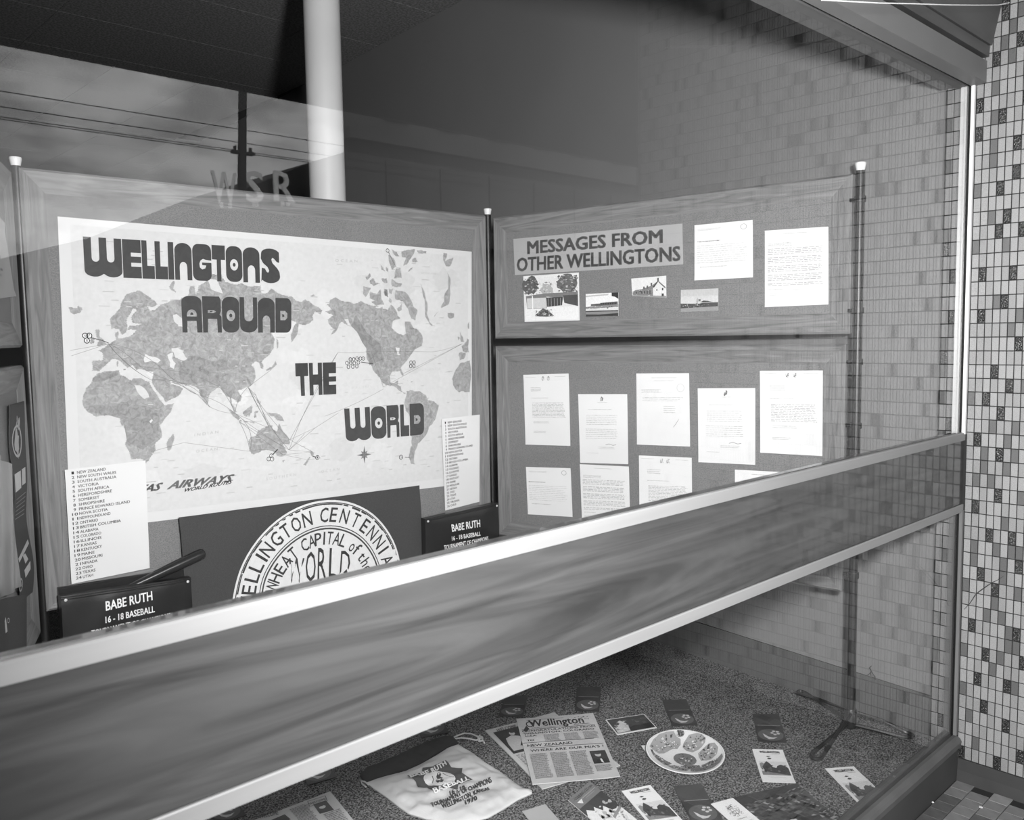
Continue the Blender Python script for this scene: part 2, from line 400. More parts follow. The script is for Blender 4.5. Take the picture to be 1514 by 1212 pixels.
# ------------------------------------------------------------------ entrance pier of mosaic tiles
PX = 2.73
b = B(); b.box((PX + .0025, -.262, z(-1.46)), (4.3, 1.0118, z(1.78)))
pier = props(b.obj('wall_entrance', M_GROUT), kind='structure')
b = B(); b.prism([Vector((PX - .012, -.262, z(PAVE-.01))), Vector((PX + .0022, -.262, z(PAVE-.01))), Vector((PX + .0022, -.262, z(-1.3045))), Vector((PX - .004, -.262, z(-1.3045))), Vector((PX - .006, -.262, z(-1.34)))], Vector((0, 1.19, 0)))
props(b.obj('baseboard_entrance', M_KICK), kind='structure')
TW, TH, YG, ZG = .02005, .039926, .9314, .6519
gw = .0025
TONE = {}
def dk(s, t):
    for a in s.split():
        r, c = a.split(':'); TONE[(int(r), int(c))] = t
dk('-6:3 -4:5 -3:2 0:0 0:6 1:3 2:0 3:5 5:5 6:3 8:4 9:3 9:6 12:1 12:5 14:4 15:1 17:6 19:3 20:5 21:2 22:4 24:1 25:4 28:4 29:1 31:3 31:6 33:7 34:2 35:4 38:1 38:7 40:3 40:8 42:2 42:6 44:3 45:6 48:0 48:5 47:8 -2:8 16:9 30:10 '
   '12:-3 15:-3 23:-3 46:-3 10:-4 18:-4 28:-4', 3)
dk('-6:5 -5:4 -4:3 -3:4 -1:2 1:2 3:2 4:2 6:0 8:2 10:0 10:4 14:3 15:6 16:5 20:7 21:0 23:3 23:6 24:5 25:2 25:6 26:5 26:2 27:1 27:3 28:7 30:5 32:1 32:4 32:6 32:7 33:5 33:1 34:5 35:0 35:7 36:4 37:3 37:5 38:6 39:6 39:7 40:0 40:5 41:4 42:7 43:0 45:1 47:2 '
   '1:-4 4:-4 9:-4 16:-3 17:-4 19:-4 21:-4 24:-4 33:-3 35:-4 40:-4 41:-4', 2)
def tone(r, c):
    if (r, c) in TONE: return TONE[(r, c)]
    q = random.Random(r * 977 + c * 131 + 5)
    x = q.random()
    if -4 <= c <= 8 and r > -7: return 0 if x < .62 else 1
    return 3 if x < .055 else 2 if x < .17 else 1 if x < .5 else 0
def tile_vf(y0, z0, y1, z1, x=PX, dx=0):
    e = .0009
    V = [(x+.003, y0, z0), (x+.003, y1, z0), (x+.003, y1, z1), (x+.003, y0, z1), (x+.0007+dx, y0, z0), (x+.0007+dx, y1, z0), (x+.0007+dx, y1, z1), (x+.0007+dx, y0, z1),
         (x+dx, y0+e, z0+e), (x+dx, y1-e, z0+e), (x+dx, y1-e, z1-e), (x+dx, y0+e, z1-e)]
    F = [(8,11,10,9), (4,8,9,5), (5,9,10,6), (6,10,11,7), (7,11,8,4), (0,4,5,1), (1,5,6,2), (2,6,7,3), (3,7,4,0)]
    return V, F
tmesh = {}
def single_tile(r, c):
    t = tone(r, c)
    if t not in tmesh:
        V, F = tile_vf(-TW/2 + gw/2, -TH/2 + gw/2, TW/2 - gw/2, TH/2 - gw/2, 0)
        o = mesh('tile', V, F, M_SAND[t], pier); tmesh[t] = o.data
    else:
        o = bpy.data.objects.new('tile', tmesh[t]); COL.objects.link(o); o.parent = pier
    q = random.Random(r * 31 + c)
    o.location = (PX + q.uniform(-.0003, .0003), YG - TW * (c + .5), z(ZG - TH * (r + .5)))
    o.rotation_euler = (0, q.uniform(-.012, .012), q.uniform(-.012, .012))
single = [(r, c) for c in (7, 6, 5, 4, 3, 2, 1) for r in range(-2, 49)][:300]
sset = set(single)
for rc in single: single_tile(*rc)
b = B()
for c in range(-4, 59):
    for r in range(-20, 49):
        if (r, c) in sset or c == -1: continue
        y1 = YG - TW*c - gw/2; y0 = y1 - TW + gw; z1 = z(ZG - TH*r) - gw/2; z0 = z1 - TH + gw
        q = random.Random(r * 31 + c)
        V, F = tile_vf(y0, z0, y1, z1, PX, q.uniform(-.0003, .0003)); b.add(V, F, tone(r, c))
o = b.obj('tile_field', M_SAND, pier); o['kind'] = 'stuff'
# street face of the pier
b = B()
for c in range(0, 60):
    for r in range(-20, 49):
        x0 = PX + .004 + TW*c; z1 = z(ZG - TH*r) - gw/2
        V = [(x0, -.2655, z1-TH+gw), (x0+TW-gw, -.2655, z1-TH+gw), (x0+TW-gw, -.2655, z1), (x0, -.2655, z1)]
        b.add(V + [(v[0], -.262, v[2]) for v in V], [(0,1,2,3), (0,4,5,1), (1,5,6,2), (2,6,7,3), (3,7,4,0)], tone(r, c + 100))
o = b.obj('tile_field', M_SAND, pier); o['kind'] = 'stuff'

b = B(); b.box((-14, 1.0, z(1.915)), (9, 12, z(7.5))); b.box((-14, .96, z(1.76)), (9, 1.0, z(7.5))); b.box((-14, 10.2, z(-1.5)), (9, 10.4, z(1.9))); b.box((-14, 1.0, z(-1.5)), (-2.8, 1.2, z(1.9))); props(b.obj('wall_upper_unseen', M_FACADE), kind='structure')  # upper storey out of view, added to block sun from the near street
# ------------------------------------------------------------------ outside: pavement, verandah, street seen in the glass
b = B(); b.box((-30, -5.2, z(PAVE)-.25), (30, .99, z(PAVE)-.003)); pave = props(b.obj('pavement', M_GROUT), kind='structure')
M_PT = [material('paving_tile_' + n, a, .55, .4, c2, (30, 30, 30), 1, 4, .3, .7) for n, a, c2 in (('grey', 96, 112), ('pale', 112, 128), ('dark', 66, 84))]
ptm = {}; big = B(); n = 0
for j in range(0, 44):
    for i in range(0, 60):
        x1 = 2.718 - .0525 * i - (.0375 if j % 2 else 0) + .0; y1 = .9265 - .0525 * j
        q = random.Random(i * 71 + j * 13); t = 2 if q.random() < .16 else 1 if q.random() < .35 else 0
        if (i, j) in ((2, 0),): t = 2
        if i < 13 and j < 14 and n < 190:
            if t not in ptm:
                m = B(); m.box((-.0505, -.0505, -.006), (0, 0, 0)); o = m.obj('paving_tile', M_PT[t], pave, bevel=.0012); ptm[t] = o.data
            else:
                o = bpy.data.objects.new('paving_tile', ptm[t]); COL.objects.link(o); o.parent = pave
                md = o.modifiers.new('edge', 'BEVEL'); md.width = .0012; md.segments = 2
            o.location = (x1, y1, z(PAVE) + q.uniform(-.0004, .0006)); n += 1
        else: big.box((x1 - .0505, y1 - .0505, z(PAVE) - .004), (x1, y1, z(PAVE)), t)
o = big.obj('paving_field', M_PT, pave); o['kind'] = 'stuff'
b = B(); b.box((-60, -60, z(PAVE)-.6), (90, -5.2, z(PAVE)-.15)); props(b.obj('road', M_ASPH), kind='structure')
b = B(); b.box((-14, -3.95, z(1.75)), (9, .95, z(2.05))); props(b.obj('verandah', M_DARKB), kind='structure')
b = B(); b.box((-14, -4.0, z(1.75)), (9, -3.95, z(2.25))); props(b.obj('trim_1', M_SKIRT), kind='structure')

bd = props(empty('street_building', Vector((12.95, -18, z(PAVE)))), 'tall rendered street front with windows mirrored in the glass above the boards', 'building')
def ch(name, b, mat, root, **kw):
    o = b.obj(name, mat, None, **kw); o.parent = root; o.location = -root.location; return o
b = B(); b.prism([Vector((12.9, -18, z(PAVE)-.3)), Vector((62, -18, z(PAVE)-.3)), Vector((62, -20, z(PAVE)-.3)), Vector((15.2, -20, z(PAVE)-.3))], Vector((0, 0, 10.4))); ch('wall', b, M_FACADE, bd)
for zz in (2.6, 5.2):
    b = B(); b.box((12.9, -17.98, z(zz)), (62, -17.7, z(zz + .28))); ch('cornice', b, M_FACADE, bd)
for i in range(14):
    for zz, hh in ((.3, 1.7), (3.2, 1.6), (5.9, 1.6)):
        x = 14.2 + 1.9 * i
        b = B()
        if zz < 1: pts = [(x, zz), (x+.8, zz), (x+.8, zz+hh-.4)] + [(x+.4+.4*math.cos(a), zz+hh-.4+.4*math.sin(a)) for a in (.5, 1.05, 1.57, 2.1, 2.65)] + [(x, zz+hh-.4)]
        else: pts = [(x, zz), (x+.8, zz), (x+.8, zz+hh), (x, zz+hh)]
        b.prism([Vector((p[0], -17.99, z(p[1]))) for p in pts], Vector((0, .05, 0))); ch('window', b, M_STREETW, bd)
gb = props(empty('gabled_hall', Vector((14.3, -22.1, z(PAVE)))), 'dark low hall with a sloping roof line mirrored in the glass beside the column', 'building')
b = B(); b.prism([Vector((p[0], -22.1, z(p[1]))) for p in ((-6, -1.6), (26, -1.6), (26, 3.4), (16.2, 6.1), (14.26, 5.35), (9.86, 3.31), (5.2, 1.9), (-6, 1.7))], Vector((0, -9, 0)))
ch('wall', b, M_DARKB, gb)
for i in range(3):
    b = B(); b.box((12.6 + i*1.1, -22.09, z(3.0)), (13.1 + i*1.1, -22.03, z(4.2))); ch('window', b, M_BLACK, gb)
M_SIGNL = material('pale_sign_paint', 236, .6, .3); M_SIGND = material('grey_sign_disc', 110, .7, .3)
for i, (chr_, a, b_) in enumerate((('W', .464, .496), ('S', .506, .531), ('R', .545, .574))):
    yv = 23.45; x0, x1 = a*yv, b_*yv; zc_ = (.163, .168, .172)[i]*yv; hh = .036*yv
    P, F = glyphs(chr_, .012); xa = min(p[0] for p in P); xb = max(p[0] for p in P)
    g = B(); V = []
    root = props(empty('sign_letter', Vector((x0, 1.9-yv, z(zc_)))), 'pale capital letter %s of the roof sign mirrored above the map board' % chr_, 'sign', 'sign letters on the hall roof')
    V = [(x0 + (p[0]-xa)/(xb-xa)*(x1-x0), 1.9-yv, z(zc_) + p[1]/CAP*hh) for p in P]
    V2 = [(v[0], v[1]-.05, v[2]) for v in V]; k = len(V)
    g.add(V + V2, [tuple(f) for f in F] + [tuple(i2 + k for i2 in f[::-1]) for f in F])
    for q in ((x0 + .3), (x1 - .2)): g.box((q, 1.9-yv-.2, z(zc_)-.12), (q+.04, 1.9-yv-.05, z(zc_)+.02))
    ch('letter', g, M_SIGNL, root)
pole = props(empty('utility_pole', Vector((7.55, -13.1, z(PAVE)-.15))), 'dark timber utility pole mirrored in the upper glass', 'pole')
b = B(); b.tube([(7.30, -13.1, z(PAVE)-.2), (7.62, -13.1, z(4.45))], .07, 12, rs=[.085, .075]); ch('pole_shaft', b, M_DARKB, pole, smooth=True)
b = B(); b.box((7.36, -13.15, z(3.34)), (7.78, -13.03, z(3.39))); b.box((7.40, -13.12, z(3.39)), (7.44, -13.06, z(3.47))); b.box((7.70, -13.12, z(3.39)), (7.74, -13.06, z(3.47))); ch('cross_arm', b, M_DARKB, pole)
for i, k in enumerate((.252, .2365, .2265, .2243)):
    b = B(); yv = 15.25 + .03*i
    b.tube([(-30 + 7*j, 1.9-yv, z(k*yv)) for j in range(14)], .007, 6)
    props(b.obj('overhead_wire', M_BLACK), ('topmost overhead wire mirrored across the sky', 'second overhead wire down mirrored across the sky', 'upper wire of the lowest close pair mirrored across the sky', 'lower wire of the lowest close pair mirrored across the sky')[i], 'wire', 'overhead street wires')

# ------------------------------------------------------------------ display boards
def direction(vpx):
    r = ray(vpx, 507.6 - .0159 * vpx); r.z = 0; return r.normalized()
dR = direction(-900)                       # along the right-hand boards, towards the corner
dL = direction(2200)
PR0 = Vector((2.652, 1.25, 0))             # foot of the right post line
PM0 = Vector((2.432, 2.697, 0))            # the corner post
d3 = -direction(260)
P30 = Vector((.705, 2.77, 0))              # the far-left post
nR = Vector((-dR.y, dR.x, 0)) ; nR = nR if nR.dot(EYE - PR0) > 0 else -nR; nR.z = 0
nL = Vector((-dL.y, dL.x, 0)) ; nL = nL if nL.dot(-PM0) > 0 else -nL
n3 = Vector((-d3.y, d3.x, 0)) ; n3 = n3 if n3.dot(Vector((1.5, 1.5, 0)) - P30) > 0 else -n3
def board(name, label, P0, d, n, s0, s1, z0, z1, group, fw=.066):
    """d points from the viewer's right end to the left end along the board; s measured along d"""
    ex = -d if d.cross(n).z > 0 else d
    # local frame: x to the viewer's right, y up, z towards the viewer
    right = Vector((0,0,1)).cross(n).normalized()
    a, b_ = P0 + d * s0, P0 + d * s1
    if (b_ - a).dot(right) < 0: a, b_ = b_, a
    M = Matrix((right, Vector((0,0,1)), n)).transposed().to_4x4(); M.translation = Vector((a.x, a.y, z(z0)))
    w = (b_ - a).length; hh = z1 - z0
    root = empty(name, M); props(root, label, 'board', group)
    prof = [(0, -.030), (0, -.007), (.007, 0), (fw, -.0118), (fw, -.030)]
    def member(k):
        V = []; L = w if k in (0, 2) else hh
        for t, dz in prof:
            for e in (t, L - t):
                V.append({0: (e, t, dz), 1: (w - t, e, dz), 2: (w - e, hh - t, dz), 3: (t, hh - e, dz)}[k])
        m = len(prof); F = [(2*i, 2*i+1, 2*((i+1) % m)+1, 2*((i+1) % m)) for i in range(m)] + [tuple(range(0, 2*m, 2))[::-1], tuple(range(1, 2*m, 2))]
        return V, F
    for k, nm in ((0, 'frame_rail'), (1, 'frame_stile'), (2, 'frame_rail'), (3, 'frame_stile')):
        V, F = member(k)
        # grain runs along the member: keep the geometry along local x and turn the object
        th = {0: 0, 1: math.pi/2, 2: math.pi, 3: -math.pi/2}[k]; RM = Matrix.Rotation(th, 4, 'Z'); o3 = Vector({0: (0,0,0), 1: (w,0,0), 2: (w,hh,0), 3: (0,hh,0)}[k])
        V = [RM.inverted() @ (Vector(v) - o3) for v in V]
        o = mesh(nm, V, F, M_WOOD, root); o.matrix_local = Matrix.Translation(o3) @ RM
    b = B(); b.box((fw - .006, fw - .006, -.026), (w - fw + .006, hh - fw + .006, -.0124)); b.obj('fabric_panel', M_HESS, root)
    b = B(); b.box((.004, .004, -.034), (w - .004, hh - .004, -.030)); b.obj('backing_panel', M_DARKB, root)
    return root
board('display_board', 'long hessian display board with two letters and four photographs under the messages sign', PR0, dR, nR, .007, 1.440, -.012, .481, 'display boards')
board('display_board', 'hessian display board directly below the messages sign board, full of typed letters', PR0, dR, nR, .019, 1.440, -.842, -.044, 'display boards')
board('display_board', 'large timber framed hessian board carrying the world map', PM0, dL, nL, -.006, -1.719, -.785, .492, 'display boards')
board('display_board', 'upper angled display board at the edge beyond the map board', P30, d3, n3, .035, 1.45, -.012, .478, 'display boards')
board('display_board', 'lower angled display board at the edge beyond the map board', P30, d3, n3, .035, 1.45, -.842, -.062, 'display boards')

def post(P, label, top, legs, r=.0138):
    root = props(empty('display_post', Vector((P.x, P.y, z(CARPET)))), label, 'post', 'display posts')
    b = B(); b.tube([(0, 0, .025), (0, 0, top - CARPET)], r, 16); b.obj('pole', M_POLE, root, smooth=True)
    b = B(); t = top - CARPET; b.lathe([(r*.82, t-.004), (r*.92, t+.002), (r*1.15, t+.017), (r*1.2, t+.021), (r*1.1, t+.024), (r*.5, t+.0245)], 20); b.obj('end_cap', M_CAP, root, smooth=True)
    b = B(); b.lathe([(.012, .012), (.019, .012), (.019, .07), (.0165, .074), (.012, .074)], 16); b.obj('foot_hub', M_POLE, root, smooth=True)
    for tip in legs:
        q = Vector((tip[0], tip[1], 0)); L = q.length; u = q.normalized(); s = Vector((-u.y, u.x, 0)); rr = .0062; w = .017
        pts = [u*.014 + s*.005 + Vector((0,0,.060)), u*(L*.5) + s*w*.75 + Vector((0,0,.040)), u*(L-.03) + s*w + Vector((0,0,.013))]
        pts += [u*(L-.03+.03*math.sin(a)) + s*w*math.cos(a) + Vector((0,0,.0075)) for a in (.4, .8, 1.2, 1.57, 1.95, 2.35, 2.75)]
        pts += [u*(L-.03) - s*w + Vector((0,0,.0075)), u*(L*.5) - s*w*.75 + Vector((0,0,.014)), u*.014 - s*.005 + Vector((0,0,.022))]
        b = B(); b.tube(pts, rr, 8); b.obj('leg', M_POLE, root, smooth=True)
    return root
post(Vector((2.655, 1.232, 0)), 'black display post with white cap standing near the tiled corner', .487, [(-.272, -.015), (.150, .262), (.085, -.165)])
nm = (nR + nL).normalized()
post(PM0 - nm * .012, 'black display post with white cap where the map board meets the letter boards', .497, [(-.2, -.22), (.25, -.05), (0, .27)])
post(P30 + Vector((.010, .014, 0)), 'black display post between the map board and the angled boards', .50, [(.1, -.25), (-.25, .05), (.2, .2)])
# clamps joining boards to the right-hand post
for zz in (.40, .06, -.10, -.30, -.78):
    b = B(); p = PR0 + dR * .012; 
    b.tube([(p.x, p.y, z(zz)), (2.655, 1.236, z(zz))], .006, 10)
    b.lathe([(.0175, -.009), (.0175, .009)], 16, (2.655, 1.232, z(zz)))
    o = b.obj('clamp', M_ALU if abs(zz) < .0 else M_POLE, smooth=True)
    pr = [x for x in COL.objects if x.name == 'display_post'][0]; o.parent = pr; o.location = -pr.location

offP = .0120                               # the hessian lies a little behind the frame face
PRp = PR0 + Vector((0,0,H)) - nR * offP; PLp = PM0 + Vector((0,0,H)) - nL * offP; P3p = P30 + Vector((0,0,H)) - n3 * offP
def qR(*p): return [on(u, v, PRp, nR) for u, v in p]
def qL(*p): return [on(u, v, PLp, nL) for u, v in p]
def q3(*p): return [on(u, v, P3p, n3) for u, v in p]
def edge_curl(a, cu=1, cv=1): return lambda u, v: a * (max(0, abs(u-.5)*2-.75)/.25)**2 * cu + a * (max(0, abs(v-.5)*2-.8)/.2)**2 * cv * .6

# ---- messages sign, photographs and letters
M_SIGNC = material('grey_sign_card', 172, .55, .3, 167, (5, 5, 5), 1)
s = Sheet('title_sign', 'grey card sign with two lines of bold lettering about messages', 'sign', qR((759.3,353.2),(1009,330.5),(1010.5,390.8),(761.7,406.6)), nR, M_SIGNC, th=.0015)
p = s.print()
p.text('MESSAGES FROM', [s.px(779.7,357.3), s.px(980.4,339.5), s.px(980.6,358.6), s.px(779.9,375.3)], 108, bold=.036)
p.text('OTHER WELLINGTONS', [s.px(764.5,382), s.px(1006.5,364.2), s.px(1006.8,385.0), s.px(764.3,401.2)], 108, bold=.036)
p.obj('lettering', s.root, INK)

def blob(c, r, k=14, jag=.3, asp=1, seed=0):
    q = random.Random(seed); return [(c[0] + r*(1+q.uniform(-jag, jag))*math.cos(2*math.pi*i/k), c[1] + r*asp*(1+q.uniform(-jag, jag))*math.sin(2*math.pi*i/k)) for i in range(k)]
def speck(p, u0, v0, u1, v1, n, tones, size, lay=3, seed=1, inside=None):
    q = random.Random(seed)
    for _ in range(n):
        u, v = q.uniform(u0, u1), q.uniform(v0, v1)
        if inside and not inside(u, v): continue
        s_ = size * q.uniform(.4, 1.2); p.poly(blob((u, v), s_, 6, .5, q.uniform(.3, 1.1), q.random()), q.choice(tones), lay=lay)

s = Sheet('photograph', 'largest photograph, white bordered, with trees, a low building and a round bush', 'photograph', qR((773.9,408.2),(856,402.7),(857.2,473.5),(776,475.9)), nR, M_PHOTOP, 'photographs on the upper board', th=.0008)
p = s.print(); p.rect(.02, .03, .985, .97, 236, 0); p.rect(.02, .04, .98, .70, 226, 1)
p.poly(blob((.13, .22), .15, 18, .25, 1.25, 3), 92, lay=2); p.poly(blob((.42, .30), .11, 14, .35, 1.2, 5), 176, lay=2); p.poly(blob((.80, .22), .20, 20, .22, 1.0, 8), 104, lay=2)
speck(p, .02, .05, .27, .42, 60, (60, 140, 190, 80), .02, 3, 4); speck(p, .62, .04, .98, .42, 90, (70, 150, 200, 90), .02, 3, 6); speck(p, .3, .15, .55, .45, 40, (130, 150, 210), .018, 3, 9)
p.poly([(.04,.44),(.38,.40),(.98,.40),(.98,.46),(.6,.5),(.42,.47),(.42,.72),(.06,.72)], 122, lay=4); p.rect(.06, .49, .41, .71, 206, 5); p.poly([(.42,.49),(.72,.49),(.70,.67),(.43,.69)], 66, lay=5)
for i in range(5): p.rect(.45 + .055*i, .51, .455 + .055*i, .68, 190, 6)
p.poly([(.72,.46),(.98,.46),(.98,.70),(.74,.62)], 78, lay=5); p.rect(.155, .44, .172, .72, 240, 6)
p.poly([(.20,.88),(.27,.79),(.35,.72),(.44,.76),(.52,.85),(.55,.89),(.40,.90)], 88, lay=3); speck(p, .22, .75, .53, .89, 60, (50, 120, 170, 210), .016, 7, 12)
p.obj('picture', s.root, INK_PHOTO)

s = Sheet('photograph', 'small photograph of a long low building across a striped foreground', 'photograph', qR((866.3,434.5),(914.6,432.2),(914.6,466.8),(866.7,468)), nR, M_PHOTOP, 'photographs on the upper board', th=.0008)
p = s.print(); p.rect(0, .02, 1, 1, 236, 0); p.poly([(0,.08),(.7,.04),(.7,.10),(0,.14)], 190, lay=1); p.poly([(.8,.0),(1,.0),(1,.28),(.9,.18),(.8,.15)], 48, lay=2)
p.poly([(.16,.46),(.45,.44),(.45,.42),(.98,.38),(.98,.50),(.45,.54),(.16,.54)], 88, lay=2); p.poly([(0,.58),(.3,.54),(1,.5),(1,.62),(.6,.64),(.3,.66),(0,.66)], 136, lay=1); p.poly([(0,.66),(.4,.68),(1,.64),(1,.74),(0,.76)], 216, lay=2)
p.rect(0, .75, 1, .80, 70, 3); p.rect(0, .80, 1, .92, 138, 3); p.poly([(0,.90),(.4,.92),(1,.88),(1,1),(0,1)], 58, lay=4)
for i in range(7): p.rect(.47+.07*i, .43, .50+.07*i, .49, 40, 4)
speck(p, 0, .54, 1, .66, 30, (70, 180, 210), .02, 5, 3); p.obj('picture', s.root, INK_PHOTO)

s = Sheet('photograph', 'small photograph of a terrace of stone cottages with a pale gable end', 'photograph', qR((933.7,411.8),(985.2,407.5),(985.4,440.5),(934.9,437.7)), nR, M_PHOTOP, 'photographs on the upper board', th=.0008)
p = s.print(); p.rect(0, 0, 1, 1, 224, 0); p.poly([(.02,.76),(.10,.66),(.30,.60),(.60,.42),(.76,.22),(.62,.56),(.62,.93),(.02,.93)], 128, lay=1)
p.poly([(.64,.50),(.79,.22),(.97,.52),(.97,.92),(.64,.93)], 222, lay=2); p.poly([(.62,.48),(.76,.22),(.79,.22),(.65,.54)], 66, lay=3); p.poly([(.79,.22),(.98,.5),(.98,.58),(.78,.27)], 100, lay=3)
for a, b_ in ((.75, .07), (.56, .29), (.44, .42), (.34, .47)): p.rect(a, b_, a+.045, b_+.15, 90, 3)
for i in range(6): p.rect(.12+.08*i, .74-.015*i, .15+.08*i, .84, 62, 4)
p.rect(.88, .55, .92, .66, 50, 4); p.rect(.87, .80, .93, .93, 40, 4); p.rect(.72, .6, .75, .68, 80, 4)
p.poly([(0,.94),(1,.90),(1,1),(0,1)], 150, lay=4); speck(p, .02, .6, .6, .93, 40, (60, 180, 200), .018, 5, 7); p.obj('picture', s.root, INK_PHOTO)

s = Sheet('photograph', 'wide photograph of a distant flat skyline under a pale sky', 'photograph', qR((1007,428.6),(1062.2,426.2),(1062,459),(1006.7,461)), nR, M_PHOTOP, 'photographs on the upper board', th=.0008)
p = s.print(); p.rect(0, 0, 1, 1, 150, 0); p.rect(0, 0, 1, .66, 204, 1); p.rect(0, 0, 1, .3, 190, 2)
p.poly([(0,.62),(.5,.66),(.6,.62),(1,.62),(1,.80),(0,.84)], 76, lay=3); p.poly([(.52,.60),(.62,.52),(.72,.54),(.85,.6)], 60, lay=4); p.rect(.44, .42, .455, .66, 60, 4); p.rect(.48, .45, .54, .55, 120, 4)
speck(p, 0, .64, 1, .82, 60, (40, 180, 200, 100), .016, 5, 11); p.obj('picture', s.root, INK_PHOTO)

def letter_sheet(px, label, style, seed, mat=None):
    global rnd
    rnd = random.Random(seed)
    q = random.Random(seed); a = .0011 * q.uniform(.6, 1.6)
    s = Sheet('typed_letter', label, 'letter', qR(*px), nR, mat or M_WHITE, 'typed letters on the display boards', curl=edge_curl(a, q.choice((0, 1)), 1))
    p = s.print(); g = 190
    if style == 'crest2':
        for uu in (.44, .56): speck(p, uu-.028, .03, uu+.028, .085, 22, (120, 150, 170), .009, 3, seed)
        p.words(.05, .035, .30, .05, g, 1); p.words(.70, .035, .95, .05, g, 1); p.words(.16, .18, .42, .25, g, 3); p.words(.16, .33, .60, .345, g-14, 1)
        p.words(.18, .40, .92, .62, g-6, 11, fill=.5, ragged=.08); p.words(.2, .66, .6, .70, g, 2); p.words(.2, .80, .5, .84, g, 2)
    elif style == 'crest1':
        speck(p, .47, .04, .53, .10, 24, (110, 140), .012, 3, seed); p.words(.4, .115, .6, .13, g-6, 1); p.words(.2, .22, .70, .235, g, 1)
        p.words(.16, .30, .80, .46, g-4, 6, fill=.3, ragged=.06); p.words(.14, .50, .80, .66, g-4, 6, fill=.3, ragged=.06); p.line([(.55,.73),(.62,.715),(.7,.735),(.76,.725)], .006, 120); p.words(.4, .76, .75, .80, g, 2); p.words(.15, .85, .4, .865, g, 1)
    elif style == 'short':
        p.words(.06, .08, .5, .12, g+4, 2); p.words(.05, .30, .50, .335, g-36, 1); p.words(.05, .38, .92, .72, g+8, 9, fill=.28, ragged=.1); p.ring((.85, .10), .055, .008, 150, asp=.9); p.words(.1, .76, .6, .8, g+6, 1)
    elif style == 'round':
        p.words(.3, .06, .8, .075, g-10, 1); p.words(.35, .10, .75, .11, g, 1); p.words(.1, .22, .5, .28, g+4, 3); p.words(.12, .33, .9, .40, g, 3, fill=.3); p.words(.52, .45, .75, .56, g+4, 4); p.ring((.84, .20), .07, .006, 190, asp=.8); p.line([(.7,.74),(.76,.68),(.8,.63)], .007, 150)
    else:
        p.words(.3, .05, .7, .065, g-22, 1); p.words(.06, .17, .45, .22, g-8, 3); p.words(.05, .24, .92, .74, g-10, 22, fill=.5, ragged=.05, par=5); p.words(.06, .77, .3, .79, g, 1); p.words(.4, .79, .6, .8, g-20, 1); p.words(.06, .83, .2, .86, g, 2)
    p.obj('typing', s.root, INK)['kind'] = 'stuff'; return s
L_ = [([(1027,333),(1113,325),(1113.5,410),(1027,414.5)], 'short typed letter with a round seal, beside the title sign', 'short'),
      ([(1131,341),(1225,335),(1225,450),(1131,454)], 'densely typed tall letter at the outer end of the upper board', 'dense'),
      ([(774,554),(841,552),(843.5,659),(777.3,657)], 'upper row letter nearest the corner post with a twin crest', 'crest2'),
      ([(855,582.5),(927.5,582.5),(929,686),(858,684)], 'letter with one small crest, second along and hung lower', 'crest1'),
      ([(941,552),(1019,551.5),(1020.5,660),(942,657)], 'sparsely typed letter with a faint ring stamp and pen signature', 'round'),
      ([(1032,574),(1117,573.5),(1117,687),(1033,683)], 'letter with a dark pear shaped crest and spaced lines', 'crest1'),
      ([(1124,548),(1217,547.5),(1216.3,674),(1124.5,669)], 'letter with a bold twin crest, nearest the tiled pier on the lower board', 'crest2'),
      ([(778,690),(844,692),(847,764),(781,760)], 'short wide letter low down beside the corner post', 'short'),
      ([(857.5,686),(930,689.5),(932,780),(861,777)], 'letter tucked directly under the hung lower letter', 'dense'),
      ([(945,673),(1023,676.5),(1024,784),(946,782)], 'twin crested letter in the bottom row, half hidden by the rail', 'crest2'),
      ([(1087,694),(1172,698.5),(1172,806),(1087,802)], 'bottom row letter with only its top edge above the rail', 'dense')]
for i, (px, lab, st) in enumerate(L_): letter_sheet(px, lab, st, 40 + i)
rnd = random.Random(9)

# ---- the world map
s = Sheet('world_map', 'large printed world map with thick dark hand lettering', 'map', qL((85,320),(697,372),(697,713.5),(104,786)), nL, M_MAPP, th=.0008, curl=lambda u, v: .0012*math.sin(u*9+v*3)**2, nu=30, nv=20)
MAP = s
p = s.print(); p.h = .0007
def tr(o, pts): return [s.px(o[0] + x/o[2], o[1] + y/o[2]) for x, y in pts]
p.rect(.021, .022, .987, .966, 205, 0, 12, 8)
sea = [([(130,0),(250,0),(350,300),(460,480),(420,620),(300,640),(70,640),(70,560),(150,400)], (90,380,7.132)),]
for i in range(34):
    q = random.Random(i + 50); p.poly(blob((q.uniform(.07, .93), q.uniform(.08, .90)), q.uniform(.02, .05), 22, .28, q.uniform(.5, 1.6), i), q.choice((210, 214, 199, 208)), lay=1, mx=.06)
A_ = (90,380,7.132); B_ = (90,530,7.132); C_ = (260,380,7.132); D_ = (260,530,6.377); E_ = (420,360,6.0625); F_ = (540,350,6.381); G_ = (540,520,6.731)
eur = tr(A_, [(530,760),(515,650),(570,600),(620,540),(640,470),(680,400),(760,370),(830,350),(870,380),(930,420),(990,460),(1015,500),(960,530),(900,510),(930,560),(1000,550),(1050,500),(1100,490),(1170,450),(1250,450)])
eur += tr(C_, [(60,430),(130,400),(150,300),(190,300),(210,400),(240,300),(300,270),(340,230),(380,180),(420,190),(470,170),(520,260),(620,290),(700,280),(790,310),(890,300),(900,390),(960,380),(1010,330),(1130,400),(1200,420)])
eur += tr(E_, [(0,470),(70,475),(95,505),(160,520),(180,500),(260,550),(340,600),(320,635),(270,610),(250,650),(260,685),(190,730),(130,720),(90,850),(65,885),(55,820),(110,710),(60,690),(10,700)])
